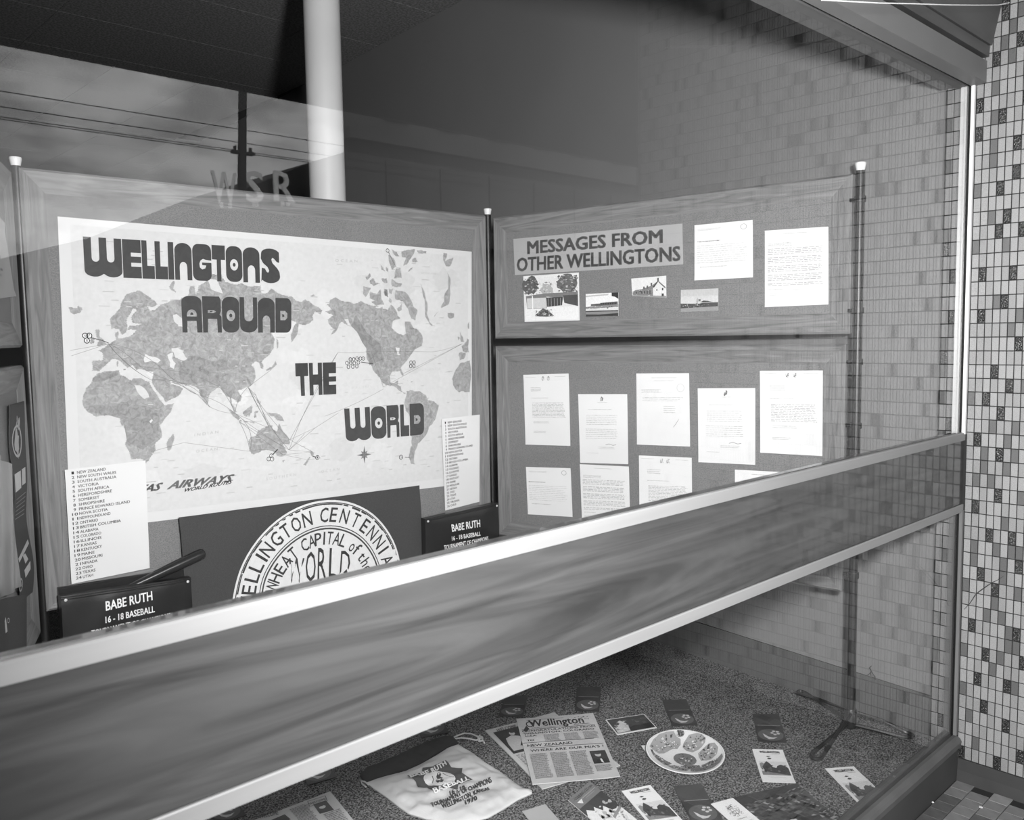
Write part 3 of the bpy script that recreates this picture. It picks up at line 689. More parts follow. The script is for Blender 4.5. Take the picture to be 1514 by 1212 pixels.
eur += tr(C_, [(1120,740),(1000,800),(1040,870),(1030,960),(960,1050),(930,1070),(900,1110),(920,1150),(915,1180),(890,1170),(870,1110),(830,1100),(790,1140),(830,1190)])
eur += tr(D_, [(720,60),(745,130),(745,190),(700,260),(660,270),(620,290),(580,300),(620,360),(610,390),(580,415),(560,390),(520,370),(520,420),(545,450),(570,500),(560,505),(510,420),(505,370),(470,350),(430,290),(410,260),(380,280),(340,310),(310,350),(305,400),(290,440),(265,410),(225,340),(215,290),(170,260),(120,250),(60,250)])
eur += tr(B_, [(1355,292),(1250,270),(1190,262),(1145,222),(1160,275),(1240,290),(1290,320),(1250,380),(1180,420),(1100,460),(1040,370),(960,260),(960,225),(965,200),(970,140),(900,130),(850,110),(800,122),(760,70),(700,100),(640,40),(590,10),(540,0),(500,40),(460,80),(400,135),(330,130),(330,20),(430,20)])
eur += tr(A_, [(440,1080),(430,1000),(390,990),(480,930),(540,890),(580,870),(570,800),(600,780),(600,860),(700,840),(750,820),(790,770),(700,770),(720,720),(860,702),(790,698),(750,690),(745,620),(800,550),(760,540),(700,640),(690,690),(700,720),(680,800),(640,820),(610,760),(560,750)])
lands = [eur]
T_ = lambda o, *ls: [lands.append(tr(o, l)) for l in ls]
T_(B_, [(390,150),(480,130),(610,125),(620,170),(690,200),(740,230),(760,210),(850,210),(930,240),(1000,360),(1040,430),(1090,490),(1190,470),(1160,560),(1090,640),(1040,700),(1060,780),(1060,830),(990,900),(1000,960),(950,1030),(890,1105),(860,1060),(740,1060),(720,980),(675,900),(690,840),(690,790),(660,720),(620,670),(630,610),(580,600),(550,580),(480,600),(370,615),(290,570),(230,490),(230,400),(260,310),(320,250),(340,200)],
   [(1180,790),(1195,830),(1160,960),(1120,965),(1110,900),(1130,850)])
T_(A_, [(70,520),(110,530),(160,540),(180,510),(225,545),(200,590),(140,605),(95,580)], [(360,760),(410,770),(400,830),(440,860),(470,910),(430,930),(380,935),(400,880),(370,830)], [(320,840),(355,860),(350,910),(300,920)],
   [(1180,250),(1200,260),(1180,330),(1215,375),(1150,340),(1140,310)], [(590,1095),(602,1100),(600,1155),(588,1150)], [(650,1175),(690,1185),(670,1195)])
T_(C_, [(1050,1090),(1060,1130),(1030,1165),(960,1200),(940,1195),(1000,1160),(1035,1120)], [(1058,860),(1072,870),(1075,950),(1060,970)])
T_(D_, [(480,465),(530,490),(580,530),(600,560),(585,580),(545,550),(500,490)], [(595,580),(660,590),(740,600),(735,612),(650,602),(595,592)], [(625,510),(660,480),(710,440),(720,460),(715,500),(690,545),(650,545)], [(735,500),(785,490),(750,515),(760,550),(735,560)],
   [(740,305),(755,350),(740,340)], [(760,380),(800,410),(790,435),(765,415)], [(860,505),(930,515),(990,540),(1040,590),(1000,585),(950,580),(920,545),(870,530)],
   [(680,780),(700,740),(760,720),(770,680),(820,655),(850,640),(870,630),(910,630),(900,655),(950,690),(960,640),(970,610),(990,650),(1010,690),(1050,730),(1075,790),(1060,850),(1040,900),(1010,920),(950,915),(940,890),(910,870),(870,860),(830,865),(780,885),(730,905),(705,890),(690,830)],
   [(1000,960),(1025,955),(1010,985)], [(1265,855),(1285,880),(1305,885),(1285,925),(1270,905)], [(1265,925),(1245,970),(1220,1008),(1200,1000),(1235,950)], [(305,450),(320,445),(318,462)], [(738,235),(746,232),(740,258)])
na = tr(E_, [(455,480),(540,520),(620,540),(690,515),(750,545),(800,560),(870,570),(930,575)]) + tr(F_, [(60,665),(130,660),(170,680),(210,690),(240,640),(290,700),(300,740),(330,770),(260,790),(245,860),(290,900),(350,930),(380,910),(370,800),(420,800),(450,860),(490,870),(540,960),(530,1030),(470,1060),(430,1110),(400,1150)])
na += tr(G_, [(430,50),(400,100),(350,160),(380,230),(365,240),(340,185),(260,200),(240,240),(250,310),(290,310),(300,290),(325,285),(320,330),(350,345),(360,390),(400,410),(395,420),(340,390),(310,360),(260,335),(230,335),(170,310),(150,270),(80,190),(60,140),(15,80)])
na += tr(E_, [(735,1000),(735,940),(700,890),(650,790),(600,740),(540,720),(510,700),(480,760),(410,830),(450,770),(400,720),(390,680),(440,640),(400,630),(370,610),(420,590),(380,545),(400,540),(410,505)])
lands.append(na)
T_(E_, [(710,380),(780,400),(730,480),(705,450)], [(770,430),(830,450),(860,410),(870,500),(895,545),(820,555),(780,525),(810,510),(765,490)], [(725,300),(770,265),(775,290),(740,330)], [(765,330),(800,310),(820,350),(855,360),(800,380),(770,360)], [(890,440),(915,405),(930,480),(905,470)], [(235,465),(265,455),(272,470),(245,476)])
T_(F_, [(280,500),(300,510),(370,520),(430,600),(450,660),(490,700),(470,790),(430,770),(400,680),(350,610),(280,590)], [(340,140),(400,120),(465,118),(440,180),(390,260),(350,280),(380,200),(340,190)], [(215,170),(260,200),(290,280),(250,310),(220,230)], [(285,300),(330,290),(340,390),(270,390)],
   [(245,400),(290,430),(345,440),(330,470),(250,465)], [(245,115),(290,140),(320,190),(280,180)], [(135,260),(160,280),(185,330),(150,310)], [(190,285),(215,300),(215,335),(195,320)], [(150,390),(200,390),(205,440),(165,430)], [(175,490),(205,500),(210,570),(180,550)],
   [(220,490),(260,490),(245,540),(225,530)], [(295,680),(340,630),(340,690),(310,705)], [(480,130),(575,135),(570,155),(500,155)], [(440,215),(470,195),(490,235),(440,238)], [(400,325),(445,285),(440,305),(405,332)], [(225,570),(250,600),(240,625),(218,610)],
   [(735,150),(770,160),(750,230),(790,210),(828,195),(800,275),(760,280),(732,220)], [(768,330),(800,390),(797,500),(783,640),(710,672),(740,610),(750,530),(780,480),(782,400)], [(515,440),(535,480),(562,560),(582,620),(577,720),(602,800),(637,840),(608,832),(562,750),(558,640),(538,540)], [(690,700),(642,790),(650,740),(680,710)],
   [(775,720),(835,720),(835,760),(800,775),(775,750)], [(890,890),(920,950),(930,990),(900,995),(895,930)], [(870,940),(890,950),(880,980)], [(960,960),(975,970),(975,1090),(920,1080),(905,1030),(950,990)], [(880,1095),(945,1100),(930,1150),(890,1165),(878,1120)], [(965,820),(978,800),(978,870),(968,870)])
T_(G_, [(940,110),(1035,85),(1035,400),(970,390),(930,405),(870,330),(860,270),(920,150)], [(365,265),(425,290),(405,280)], [(445,298),(470,295),(460,305)], [(85,170),(105,200),(140,265),(125,250),(95,200)],
   [(410,390),(450,380),(530,390),(600,430),(620,480),(680,490),(730,530),(690,680),(630,750),(600,830),(550,890),(520,910),(490,990),(480,1070),(490,1120),(450,1110),(430,1050),(450,950),(460,850),(445,780),(440,640),(400,590),(385,510),(405,440)])
LP = s.print(); LP.h = .0007
qc = random.Random(99)
def coast(l, n=2):
    for _ in range(n):
        o_ = []
        for a, b_ in zip(l, l[1:] + l[:1]):
            dx, dy = b_[0]-a[0], b_[1]-a[1]; k_ = qc.uniform(-.10, .10); o_ += [a, ((a[0]+b_[0])/2 - dy*k_*.6, (a[1]+b_[1])/2 + dx*k_*1.6)]
        l = o_
    return l
def scan(P, loops, tone_, lay, rows=430):      # even-odd fill in thin strips, so that ragged coasts fill cleanly
    for l in loops:
        v0 = min(q[1] for q in l); v1 = max(q[1] for q in l)
        for j in range(int(v0*rows), int(v1*rows) + 1):
            v = (j + .5)/rows; X = []
            for a, b_ in zip(l, l[1:] + l[:1]):
                if (a[1] > v) != (b_[1] > v): X.append(a[0] + (b_[0]-a[0])*(v - a[1])/(b_[1] - a[1]))
            X.sort()
            for xa, xb in zip(X[::2], X[1::2]):
                n_ = max(1, int((xb - xa)/.03) + 1); e_ = .0008*math.sin(j*2.3)
                P.rect(xa + e_, j/rows, xb + e_, (j+1)/rows, tone_, lay, n_, 1)
scan(LP, [coast(l, 2) for l in lands], 154, 2)
LP.poly(tr(E_, [(735,940),(700,890),(650,790),(600,740),(640,640),(740,800),(860,900),(880,1040),(760,1090)]), 136, lay=3, mx=.05)
LP.poly(tr(C_, [(60,1100),(200,1040),(400,1100),(520,1060),(620,1180),(300,1212),(100,1200)]), 142, lay=3, mx=.05)
LP.poly(tr(D_, [(20,60),(200,30),(420,150),(480,230),(300,220),(180,240),(40,240)]), 142, lay=3, mx=.05)
LP.poly(tr(B_, [(330,205),(480,140),(610,130),(600,170),(460,230),(340,250)]), 136, lay=3, mx=.05)
LP.poly(tr(B_, [(290,500),(560,470),(900,500),(1040,560),(1020,840),(860,960),(700,880),(650,640),(480,590),(300,560)]), 142, lay=3, mx=.05)
LP.obj('printed_land', s.root, INK_LAND)['kind'] = 'stuff'
for l in (tr(A_, [(870,1080),(890,1020),(960,1050),(1010,1060),(1050,1090),(1020,1115),(940,1095),(880,1110)]), tr(A_, [(1120,1030),(1180,1005),(1170,1070),(1210,1120),(1190,1180),(1150,1160),(1150,1110)]), tr(B_, [(930,660),(955,635),(968,650),(945,680)]), tr(F_, [(280,1040),(320,1045),(310,1100),(330,1110),(300,1115),(285,1060)])): p.poly(coast(l, 1), 210, lay=5)
# air routes
pts = dict(lon=(160,508), rom=(178,528), ist=(206,541), cai=(222,561), teh=(240,546), kar=(267,566), bom=(291,583), col=(309,601), cal=(325,573), ban=(340,587), sin=(347,611), jak=(353,623), hk=(366,572), tok=(401,546), man=(378,585), per=(369,667), dar=(398,633), syd=(427,665), mel=(418,672), bri=(428,650), auc=(462,668), fij=(466,632), nou=(450,641), haw=(499,521), sf=(548,519), nan=(480,615), mau=(271,654), joh=(222,668), lft=(103,518), lft2=(105,526), acap=(566,572), ny=(640,520), lonR=(683,508))
def route(a, b_, bend=0, tone=112, w=.0009):
    A, Bp = pts[a] if isinstance(a, str) else a, pts[b_] if isinstance(b_, str) else b_
    dx, dy = Bp[0]-A[0], Bp[1]-A[1]; out = []
    for i in range(9):
        t = i/8; k = bend*4*t*(1-t); out.append(s.px(A[0]+dx*t - dy*k, A[1]+dy*t + dx*k))
    p.line(out, w, tone, lay=6)
for a in (('lon','lft'),('lon','lft2'),('lon','rom',.05),('lon','ist',-.05),('lon','cai',.06),('lon','teh',-.08),('rom','cai',.04),('ist','teh'),('ist','kar',.05),('cai','kar',-.04),('teh','kar',.06),('teh','bom',.05),('kar','bom',.08),('kar','col',-.12),('bom','col'),('kar','cal'),('cai','bom',-.08),('teh','cal',-.06),('col','sin',.06),('cal','ban'),('ban','sin',.05),('cal','sin',-.04),('bom','sin',-.06),('hk','sin',.1),('hk','man'),('hk','tok'),('hk','dar'),('hk','syd',.04),('man','syd',.05),('man','dar'),('sin','per',-.18),('sin','dar'),('sin','syd',.02),('jak','mel'),('jak','syd'),('jak','per',-.05),('per','mau'),('mau','joh'),('per','mel',-.1),('hk','bri',.02),
          ('syd','auc'),('mel','auc'),('bri','auc'),('syd','fij'),('bri','fij'),('syd','nou'),('mel',(452,679)),('fij',(500,610)),('syd','haw',-.03),('bri','haw'),('haw','sf',.03),('nan',(566,575),.02),('sf','ny'),('ny','lonR',.03),('acap','lonR'),((596,552),'lonR'),('sf','acap')): route(*a)
p.line([s.px(160,507), s.px(150,503), s.px(133,499)], .0022, 70, 7); p.line([s.px(410,664), s.px(399,676)], .003, 50, 7); p.line([s.px(462,674), s.px(467,676)], .003, 60, 7); p.line([s.px(598,676), s.px(605,676)], .002, 60, 7); p.line([s.px(533,535), s.px(551,538)], .003, 60, 7); p.line([s.px(574,373), s.px(583,392)], .002, 110, 7)
def mark(o, xy, r, txt):
    c = s.px(o[0] + xy[0]/o[2], o[1] + xy[1]/o[2]); rr = r / 612 * .98
    p.disc(c, rr, 226, 8, 14, 1.72); p.ring(c, rr, rr*.30, 44, 9, 18, 1.72); p.text(txt, (c[0]-rr*.3*len(txt), c[1]-rr*.9, c[0]+rr*.3*len(txt), c[1]+rr*.7), 60, lay=10)
for a in (((252,828), '6'), ((295,828), '7'), ((270,880), '8')): mark(A_, a[0], 3.5, a[1])
for a, t_ in zip([(590,1037),(620,1037),(650,1030),(680,1030),(705,1030),(560,1070),(593,1070),(625,1070),(662,1065),(573,1105),(612,1103),(648,1100)], '12 13 14 15 16 17 18 19 20 21 22 23'.split()): mark(E_, a, 2.9, t_)
for a, t_ in zip([(450,105),(482,105),(448,142),(480,140)], ('9','10','11','24')): mark(G_, a, 3.0, t_)
mark(D_, (1330,932), 3.3, '1'); mark(D_, (897,915), 3.0, '2'); mark(D_, (872,945), 3.0, '3'); mark(D_, (905,946), 3.0, '4'); mark(G_, (352,1048), 3.6, '26'); mark(F_, (207,130), 3.0, '5')
c = s.px(538, 672)
for i in range(8):
    a = i*math.pi/4; L = .021 if i % 2 == 0 else .013
    p.poly([(c[0]+L*math.cos(a), c[1]+L*1.7*math.sin(a)), (c[0]+.007*math.cos(a+.4), c[1]+.012*math.sin(a+.4)), c, (c[0]+.007*math.cos(a-.4), c[1]+.012*math.sin(a-.4))], 128 if i % 2 else 104, lay=8)
def sp(t_): return ' '.join(t_)
for t_, a, b_, hh, tn in ((sp('INDIAN'), (287,645), (322,640), 4, 172), (sp('OCEAN'), (289,669), (321,665), 4, 172), (sp('SOUTHERN'), (393,710), (437,703), 4, 180), (sp('OCEAN'), (474,699), (501,695), 4, 182), (sp('OCEAN'), (495,387), (528,388), 4, 178), (sp('ATLANTIC'), (623,549), (651,546), 3.4, 188), (sp('PACIFIC'), (520,575), (550,572), 3.4, 192), (sp('GREENLAND'), (622,405), (644,406), 3, 176)):
    p.text(t_, [s.px(a[0], a[1]-hh), s.px(b_[0], b_[1]-hh), s.px(*b_), s.px(*a)], tn, lay=7)
p.text('QANTAS', [s.px(157,724.5), s.px(241,713.2), s.px(238,723.8), s.px(155,735)], 112, bold=.04, shear=.35, lay=7); p.text('AIRWAYS', [s.px(249,712), s.px(346.5,701), s.px(343.5,711.5), s.px(246,723)], 112, bold=.04, shear=.35, lay=7)
p.text('WORLD ROUTES', [s.px(273,722), s.px(344,709), s.px(342.5,714.3), s.px(272,727)], 60, bold=.03, shear=.35, lay=7)
q_ = random.Random(4)
for i in range(230):                       # little place names in the sea
    u, v = q_.uniform(.05, .95), q_.uniform(.06, .93); w = q_.uniform(.008, .024); p.rect(u, v, u+w, v+.0032, q_.choice((186, 192, 178)), 2)
p.obj('printing', s.root, INK)

# thick hand-cut style capitals, each drawn in a unit box (x right, y up)
def arc(cx, cy, rx, ry, a0, a1, n=8): return [(cx + rx*math.cos(math.radians(a0 + (a1-a0)*i/n)), cy + ry*math.sin(math.radians(a0 + (a1-a0)*i/n))) for i in range(n+1)]
def rr_(x0, y0, x1, y1, rx, ry): return arc(x1-rx, y1-ry, rx, ry, 0, 90) + arc(x0+rx, y1-ry, rx, ry, 90, 180) + arc(x0+rx, y0+ry, rx, ry, 180, 270) + arc(x1-rx, y0+ry, rx, ry, 270, 360)
dot = arc(.5, .45, .10, .055, 0, 360, 12)[:-1]
LET = {
 'W': [([(0,1),(0,.16)] + arc(.26,.15,.26,.15,180,330,7) + arc(.74,.15,.26,.15,210,360,7) + [(1,1),(.8,1),(.8,.47)] + arc(.7,.47,.10,.09,0,-180,6) + [(.6,1),(.4,1),(.4,.47)] + arc(.3,.47,.10,.09,0,-180,6) + [(.2,1)], [])],
 'E': [([(0,0),(0,1),(1,1),(1,.66),(.45,.66),(.45,.56),(1,.56),(1,.40),(.45,.40),(.45,.30),(1,.30),(1,0)], [])],
 'L': [([(0,0),(0,1),(.42,1),(.42,.34),(1,.34),(1,0)], [])],
 'I': [([(0,0),(0,1),(1,1),(1,0)], [])],
 'N': [([(0,0),(0,.80)] + arc(.5,.80,.5,.20,180,0,10) + [(1,0),(.72,0),(.72,.36)] + arc(.5,.36,.22,.13,0,180,7) + [(.28,0)], [])],
 'U': [([(0,1),(0,.18)] + arc(.5,.18,.5,.18,180,360,10) + [(1,1),(.76,1),(.76,.42)] + arc(.5,.42,.24,.10,0,-180,7) + [(.26,1)], [])],
 'G': [([(1,.56)] + arc(.7,.82,.3,.18,0,90,5) + arc(.3,.82,.3,.18,90,180,5) + arc(.3,.18,.3,.18,180,270,5) + arc(.7,.18,.3,.18,270,360,5) + [(1,.50),(.5,.50),(.5,.43),(.72,.42),(.66,.34),(.5,.31),(.38,.36),(.36,.47),(.42,.55),(.55,.60),(.7,.575)], [])],
 'T': [([(0,1),(1,1),(1,.60),(.68,.60),(.68,0),(.36,0),(.36,.60),(0,.60)], [])],
 'O': [(rr_(0,0,1,1,.42,.2), [arc(.5,.48,.25,.16,0,360,16)[:-1]]), (arc(.5,.48,.09,.055,0,360,10)[:-1], [])],
 'A': [([(0,0),(0,.84)] + arc(.4,.84,.4,.16,180,90,5) + arc(.6,.84,.4,.16,90,0,5) + [(1,0),(.74,0),(.72,.32),(.26,.32),(.25,0)], [[(.25,.44),(.25,.50)] + arc(.5,.50,.24,.13,170,10,8) + [(.75,.50),(.75,.44)]]), ([(.42,.48),(.43,.53),(.5,.56),(.57,.53),(.58,.48)], [])],
 'R': [([(0,0),(0,1),(.9,1),(.98,.9),(.98,.60),(.90,.50),(1,.44),(1,0),(.78,0),(.76,.38),(.28,.38),(.25,0)], [[(.28,.54),(.28,.62),(.6,.62),(.72,.58),(.6,.54)]]), ([(.38,.565),(.38,.595),(.52,.595),(.52,.565)], [])],
 'D': [([(0,0),(0,1),(.7,1)] + arc(.7,.8,.3,.2,90,0,5) + arc(.7,.2,.3,.2,0,-90,5), [[(.30,.36),(.30,.63),(.6,.63),(.74,.56),(.74,.43),(.6,.36)]]), ([(.42,.45),(.42,.54),(.55,.52),(.55,.46)], [])],
 'H': [([(0,0),(0,1),(.3,1),(.3,.64),(.68,.64),(.68,1),(1,1),(1,0),(.70,0),(.70,.32),(.30,.32),(.30,0)], [])],
 'S': [([(.02,.04)] + arc(.5,.19,.5,.19,210,360,8) + [(.98,.32),(.86,.44),(.62,.58),(.56,.68),(.62,.74),(.72,.70),(.84,.62),(.97,.60),(.96,.92)] + arc(.5,.86,.46,.14,20,180,7) + [(.02,.70),(.12,.58),(.36,.46),(.44,.36),(.38,.30),(.30,.33),(.22,.42),(.06,.44)], [])],
}
LET['M'] = LET['N']
def heading(text, quad, spans):
    a, b_, c_, d_ = [Vector(v) for v in quad]
    for ch_, (f0, f1) in zip(text, spans):
        qd = [a.lerp(b_, f0), a.lerp(b_, f1), d_.lerp(c_, f1), d_.lerp(c_, f0)]
        uv = [Vector(s.px(*v)) for v in qd]
        pr = s.print(); pr.h = .0021
        for outer, holes in LET[ch_]:
            P, T = tess([outer] + holes)
            P = [(uv[0].lerp(uv[1], x)).lerp(uv[3].lerp(uv[2], x), 1 - y) for x, y in P]; pr._put(P, T, 62, pr.h)
        pr.obj('heading_letter', s.root, INK_FELT)
w_ = 1038.0
heading('WELLINGTONS', [(122,349.6),(412.5,368.4),(413.5,419.3),(125,408.6)], [((x0-435)/w_, (x1-435)/w_) for x0, x1 in ((435,636),(640,738),(742,808),(812,878),(881,911),(916,1007),(1011,1111),(1114,1184),(1188,1274),(1278,1366),(1371,1473))])
heading('AROUND', [(267,437),(430,441),(430,491.7),(269.5,491.5)], [(0,.183),(.19,.362),(.368,.525),(.53,.688),(.694,.848),(.855,1)])
heading('THE', [(435.7,537),(496,535.3),(496.5,582.5),(438,585.5)], [(0,.31),(.335,.655),(.675,1)])
heading('WORLD', [(508,604),(626,595.5),(626.5,642),(511,653)], [(0,.32),(.33,.52),(.53,.685),(.70,.81),(.82,1)])

names = ['NEW ZEALAND','NEW SOUTH WALES','SOUTH AUSTRALIA','VICTORIA','SOUTH AFRICA','HEREFORDSHIRE','SOMERSET','SHROPSHIRE','PRINCE EDWARD ISLAND','NOVA SCOTIA','NEWFOUNDLAND','ONTARIO','BRITISH COLUMBIA','ALABAMA','COLORADO','ILLINOIS','KANSAS','KENTUCKY','MAINE','MISSOURI','NEVADA','OHIO','TEXAS','UTAH','VIRGINIA','CHILE']
def list_card(label, q, k, v0, v1, cw, tw):
    s = Sheet('place_list', label, 'list', [x + nL*.0115 for x in qL(*q)], nL, M_CARD, 'numbered place lists', th=.0006)
    p = s.print(); dv = (v1 - v0)/k
    for i in range(k):
        v = v0 + dv*i; hh = dv*.60
        p.text(str(i+1), (.055 if i > 8 else .075, v, .105 if i < 9 else .125, v + hh), 56, bold=.012)
        w = len(names[i]) * cw * 1.06; p.text(names[i], (tw, v, tw + w, v + hh), 52, bold=.012)
    p.obj('lettering', s.root, INK); return s
list_card('white card listing 24 numbered places at the lower outer corner of the map', [(94,694),(213,680),(219.3,838.5),(104,862)], 24, .022, .985, .030, .14)
list_card('white card listing 26 numbered places beside the corner post', [(650,619),(706.5,612.5),(706,741),(655.5,754)], 26, .035, .985, .031, .15)

# ---- cloth banner with the centennial seal, hung below the map
def LW(a, zz, off=0): q = PLp + nL * off + dL * a; return Vector((q.x, q.y, z(zz)))
def wob(u, v): return .006 * math.sin(7*u + 2*v) * v + .004 * math.sin(23*u + 5*math.sin(6*v)) * (.3 + v) + .004*(1-u)*math.sin(11*v+3*u)
# the seal is hand printed: letters stand on circles
OB = .025
sgn = 1 if (LW(-1, 0) - LW(0, 0)).dot(Vector((0,0,1)).cross(nL)) < 0 else -1
s = Sheet('cloth_banner', 'dark cloth banner with a large round white centennial seal hanging under the map', 'banner', [LW(-1.328, -.562, OB), LW(-.387, -.579, OB), LW(-.365, -1.262, OB), LW(-1.30, -1.262, OB)], nL, M_CLOTH, th=.0015, curl=wob, nu=40, nv=30, part='cloth')
p = s.print(); p.h = .0012
SC = (-.826, -.92)
def sp_(r, a): return s.uv(LW(SC[0] + r*math.cos(math.radians(a)), SC[1] + r*math.sin(math.radians(a)), OB))
def rng_(r0, r1, tone_, lay, k=72, a0=0, a1=360):
    P = []; F = []
    for i in range(k+1): P += [sp_(r0, a0+(a1-a0)*i/k), sp_(r1, a0+(a1-a0)*i/k)]
    for i in range(k): F.append((2*i, 2*i+1, 2*i+3, 2*i+2))
    p._put(P, F, tone_, p.h + lay*.0002)
for r0 in range(0, 9): rng_(r0*.038 + .0001, (r0+1)*.038, 218, 0)
q_ = random.Random(2)
rng_(.331, .3345, 62, 2)
for i in range(60):
    a = 6*i + q_.uniform(-2, 2); rng_(.322 + q_.uniform(0, .004), .330, 60, 2, 6, a, a + q_.uniform(4, 9))
rng_(.246, .2495, 62, 2); rng_(.235, .241, 70, 2)
def arc_letters(t_, angs, r0, r1, w, tone_=58, bold=.008):
    for c_, a in zip(t_, angs):
        if c_ == ' ': continue
        P, F = glyphs(c_, bold); x0 = min(v[0] for v in P); x1 = max(v[0] for v in P); ww = w * (1.25 if c_ in 'WM' else .25 if c_ in 'I' else .85 if c_ in 'ELTF' else 1)
        out = []
        for px_, py_ in P:
            fx = ((px_-x0)/(x1-x0) - .5) * ww; r = r0 + (r1-r0)*py_/CAP
            A = math.radians(a); out.append(s.uv(LW(SC[0] + r*math.cos(A) + fx*math.sin(A), SC[1] + r*math.sin(A) - fx*math.cos(A), OB)))
        p._put(out, F, tone_, p.h + .0005)
arc_letters('WELLINGTON', [173, 164.9, 156.5, 149, 142.2, 135.9, 126.6, 118.2, 109.5, 100.5], .262, .314, .036)
arc_letters('CENTENNIAL', [86.9, 79, 69.5, 59.5, 50, 40.9, 31.2, 23.5, 14.8, 7], .262, .314, .034)
arc_letters('WHEAT', [161, 151.9, 142.4, 132.6, 123.1], .180, .226, .030)
arc_letters('CAPITAL', [108.5, 100, 92.7, 85.6, 79, 70.9, 62.9], .180, .226, .028)
arc_letters('of', [50, 43], .180, .226, .020); arc_letters('the', [33, 25, 17.5], .180, .222, .020)
for c_, (x0, y0, x1, y1) in zip('WORLD', ((684,440,770,566),(776,408,832,560),(840,388,888,552),(900,388,948,540),(958,402,1010,530))):
    q4 = [s.px(230 + x/3.52, 700 + y/3.52) for x, y in ((x0+8, y0), (x1+4, y0), (x1, y1), (x0, y1))]
    p.text(c_, q4, 58, bold=.004, lay=3)
p.obj('printed_seal', s.root, INK)

# ---- two black vinyl cushions and a dark bat in front of the banner
def cushion(label, q, txt, back=None):
    s = Sheet('vinyl_cushion', label, 'cushion', q, nL, M_VINYL, 'vinyl cushions', th=.026, curl=lambda u, v: .012*(math.sin(math.pi*min(max(u,0),1))*math.sin(math.pi*min(max(v,.0),1)))**.35 + .0012*math.sin(17*u+9*v), nu=24, nv=18, part='cover')
    p = s.print(); p.h = .001
    for t_, qd in txt: p.text(t_, [s.px(*v) for v in qd], 232, bold=.022)
    p.obj('lettering', s.root, INK)
    for v in (.012, .035):
        b = B(); b.tube([s.P(u/12, v, .0008 + .0004*math.sin(u)) for u in range(13)], .0016, 6); b.obj('piping', M_VINYL, s.root, smooth=True)
    for u in (.03, .97):
        b = B(); c = s.P(u, .04, 0); b.lathe([(.0045, 0), (.0045, .002), (.003, .0034), (.001, .0036)], 12, c); b.obj('stud', M_ALU, s.root, smooth=True)
    return s
def qo(off, *p_): return [on(u, v, PLp + nL*off, nL) for u, v in p_]
dn = Vector((0, 0, -.285))
a_, b_ = qo(.046, (86, 879), (277.5, 851)); LC = cushion('left black vinyl cushion with white tournament lettering, in front of the place list', [a_, b_, b_ + dn, a_ + dn],
   [('BABE RUTH', [(150.3,885.5),(219,870.5),(219.5,883),(150.7,898.5)]), ('16 - 18 BASEBALL', [(149.7,907.5),(222,891.7),(222.3,900.3),(150,916.5)]), ('TOURNAMENT OF CHAMPIONS', [(129,927.5),(245.7,902),(246,910),(129.5,935.5)])])
a_, b_ = qo(.034, (622.5, 765.5), (731, 741.5)); cushion('black vinyl cushion with white tournament lettering, against the corner post', [a_, b_, b_ + dn, a_ + dn],
   [('BABE RUTH', [(659,773.5),(701.3,766.2),(701.3,776.4),(660,783.6)]), ('16 - 18 BASEBALL', [(659,790.6),(701.7,783.4),(702,789.2),(659.5,796.9)]), ('TOURNAMENT OF CHAMPIONS', [(647.7,804),(713.6,790.6),(713.8,796.3),(648,811)])])
a_, b_ = qo(.0135, (84.5, 868), (277, 837.5)); bpq = [LC.M.inverted() @ v for v in (a_, b_, b_ + dn, a_ + dn)]
g = B(); g.prism(bpq, Vector((0, 0, .010))); g.obj('back_panel', M_VINYL, LC.root)
g = B(); g.tube([bpq[0].lerp(bpq[1], t_/10) + Vector((0, -.002, .0105 + .002*math.sin(t_))) for t_ in range(11)], .0022, 6); g.obj('piping', M_VINYL, LC.root, smooth=True)
a_ = qo(.055, (303, 816.5))[0]; b_ = qo(.036, (150, 888))[0]; d_ = (b_ - a_)
root = props(empty('baseball_bat', a_), 'dark lacquered bat sticking out of the open top of the left vinyl cushion', 'bat')
b = B(); b.tube([d_*t for t in (0, .008, .03, .08, .3, .55, .8, 1.0)], .018, 16, rs=[.006, .013, .0175, .0185, .0175, .014, .0115, .0105]); b.obj('barrel', M_BAT, root, smooth=True)
b = B(); b.tube([d_*.985, d_*1.0, d_*1.03, d_*1.05], .018, 16, rs=[.0105, .016, .0165, .011]); b.obj('knob', M_BAT, root, smooth=True)

# ---- things pinned to the angled boards at the edge
M_GREYP = material('grey_poster_paper', 168, .6, .2, 160, (4, 4, 4), 1)
s = Sheet('poster', 'pale curled poster on the upper angled board', 'poster', q3((-60,215),(1,330),(18,438),(-60,450)), n3, M_GREYP, curl=edge_curl(.006), th=.0006)
p = s.print(); p.words(.1, .15, .85, .8, 120, 9); p.obj('typing', s.root, INK)['kind'] = 'stuff'
s = Sheet('pennant', 'dark hanging pennant with an oval emblem and pale lettering blocks on the lower angled board', 'banner', [v + n3*.010 for v in q3((5,599),(27,593),(41,876),(22.5,891))], n3, M_CLOTH, curl=lambda u, v: .004*math.sin(9*v)*u + .003*math.sin(14*v+2), th=.0012, nu=8, nv=30, part='cloth')
p = s.print(); p.h = .001
t6 = lambda x, y: s.px(x/6.06, 580 + y/6.06); t7 = lambda x, y: s.px(x/5.77, 760 + y/5.77)
p.ring(s.px(24.5, 652), .30, .05, 176, 1, 22, .28); p.poly(blob(s.px(24.5, 655), .13, 12, .4, .5, 3), 168, lay=2); speck(p, .35, .08, .62, .12, 12, (160,), .03, 3, 3)
p.poly([t6(115,735),t6(170,700),t6(176,855),t6(120,900)], 196, lay=1); p.poly([t6(180,690),t6(212,668),t6(218,810),t6(184,835)], 190, lay=1)
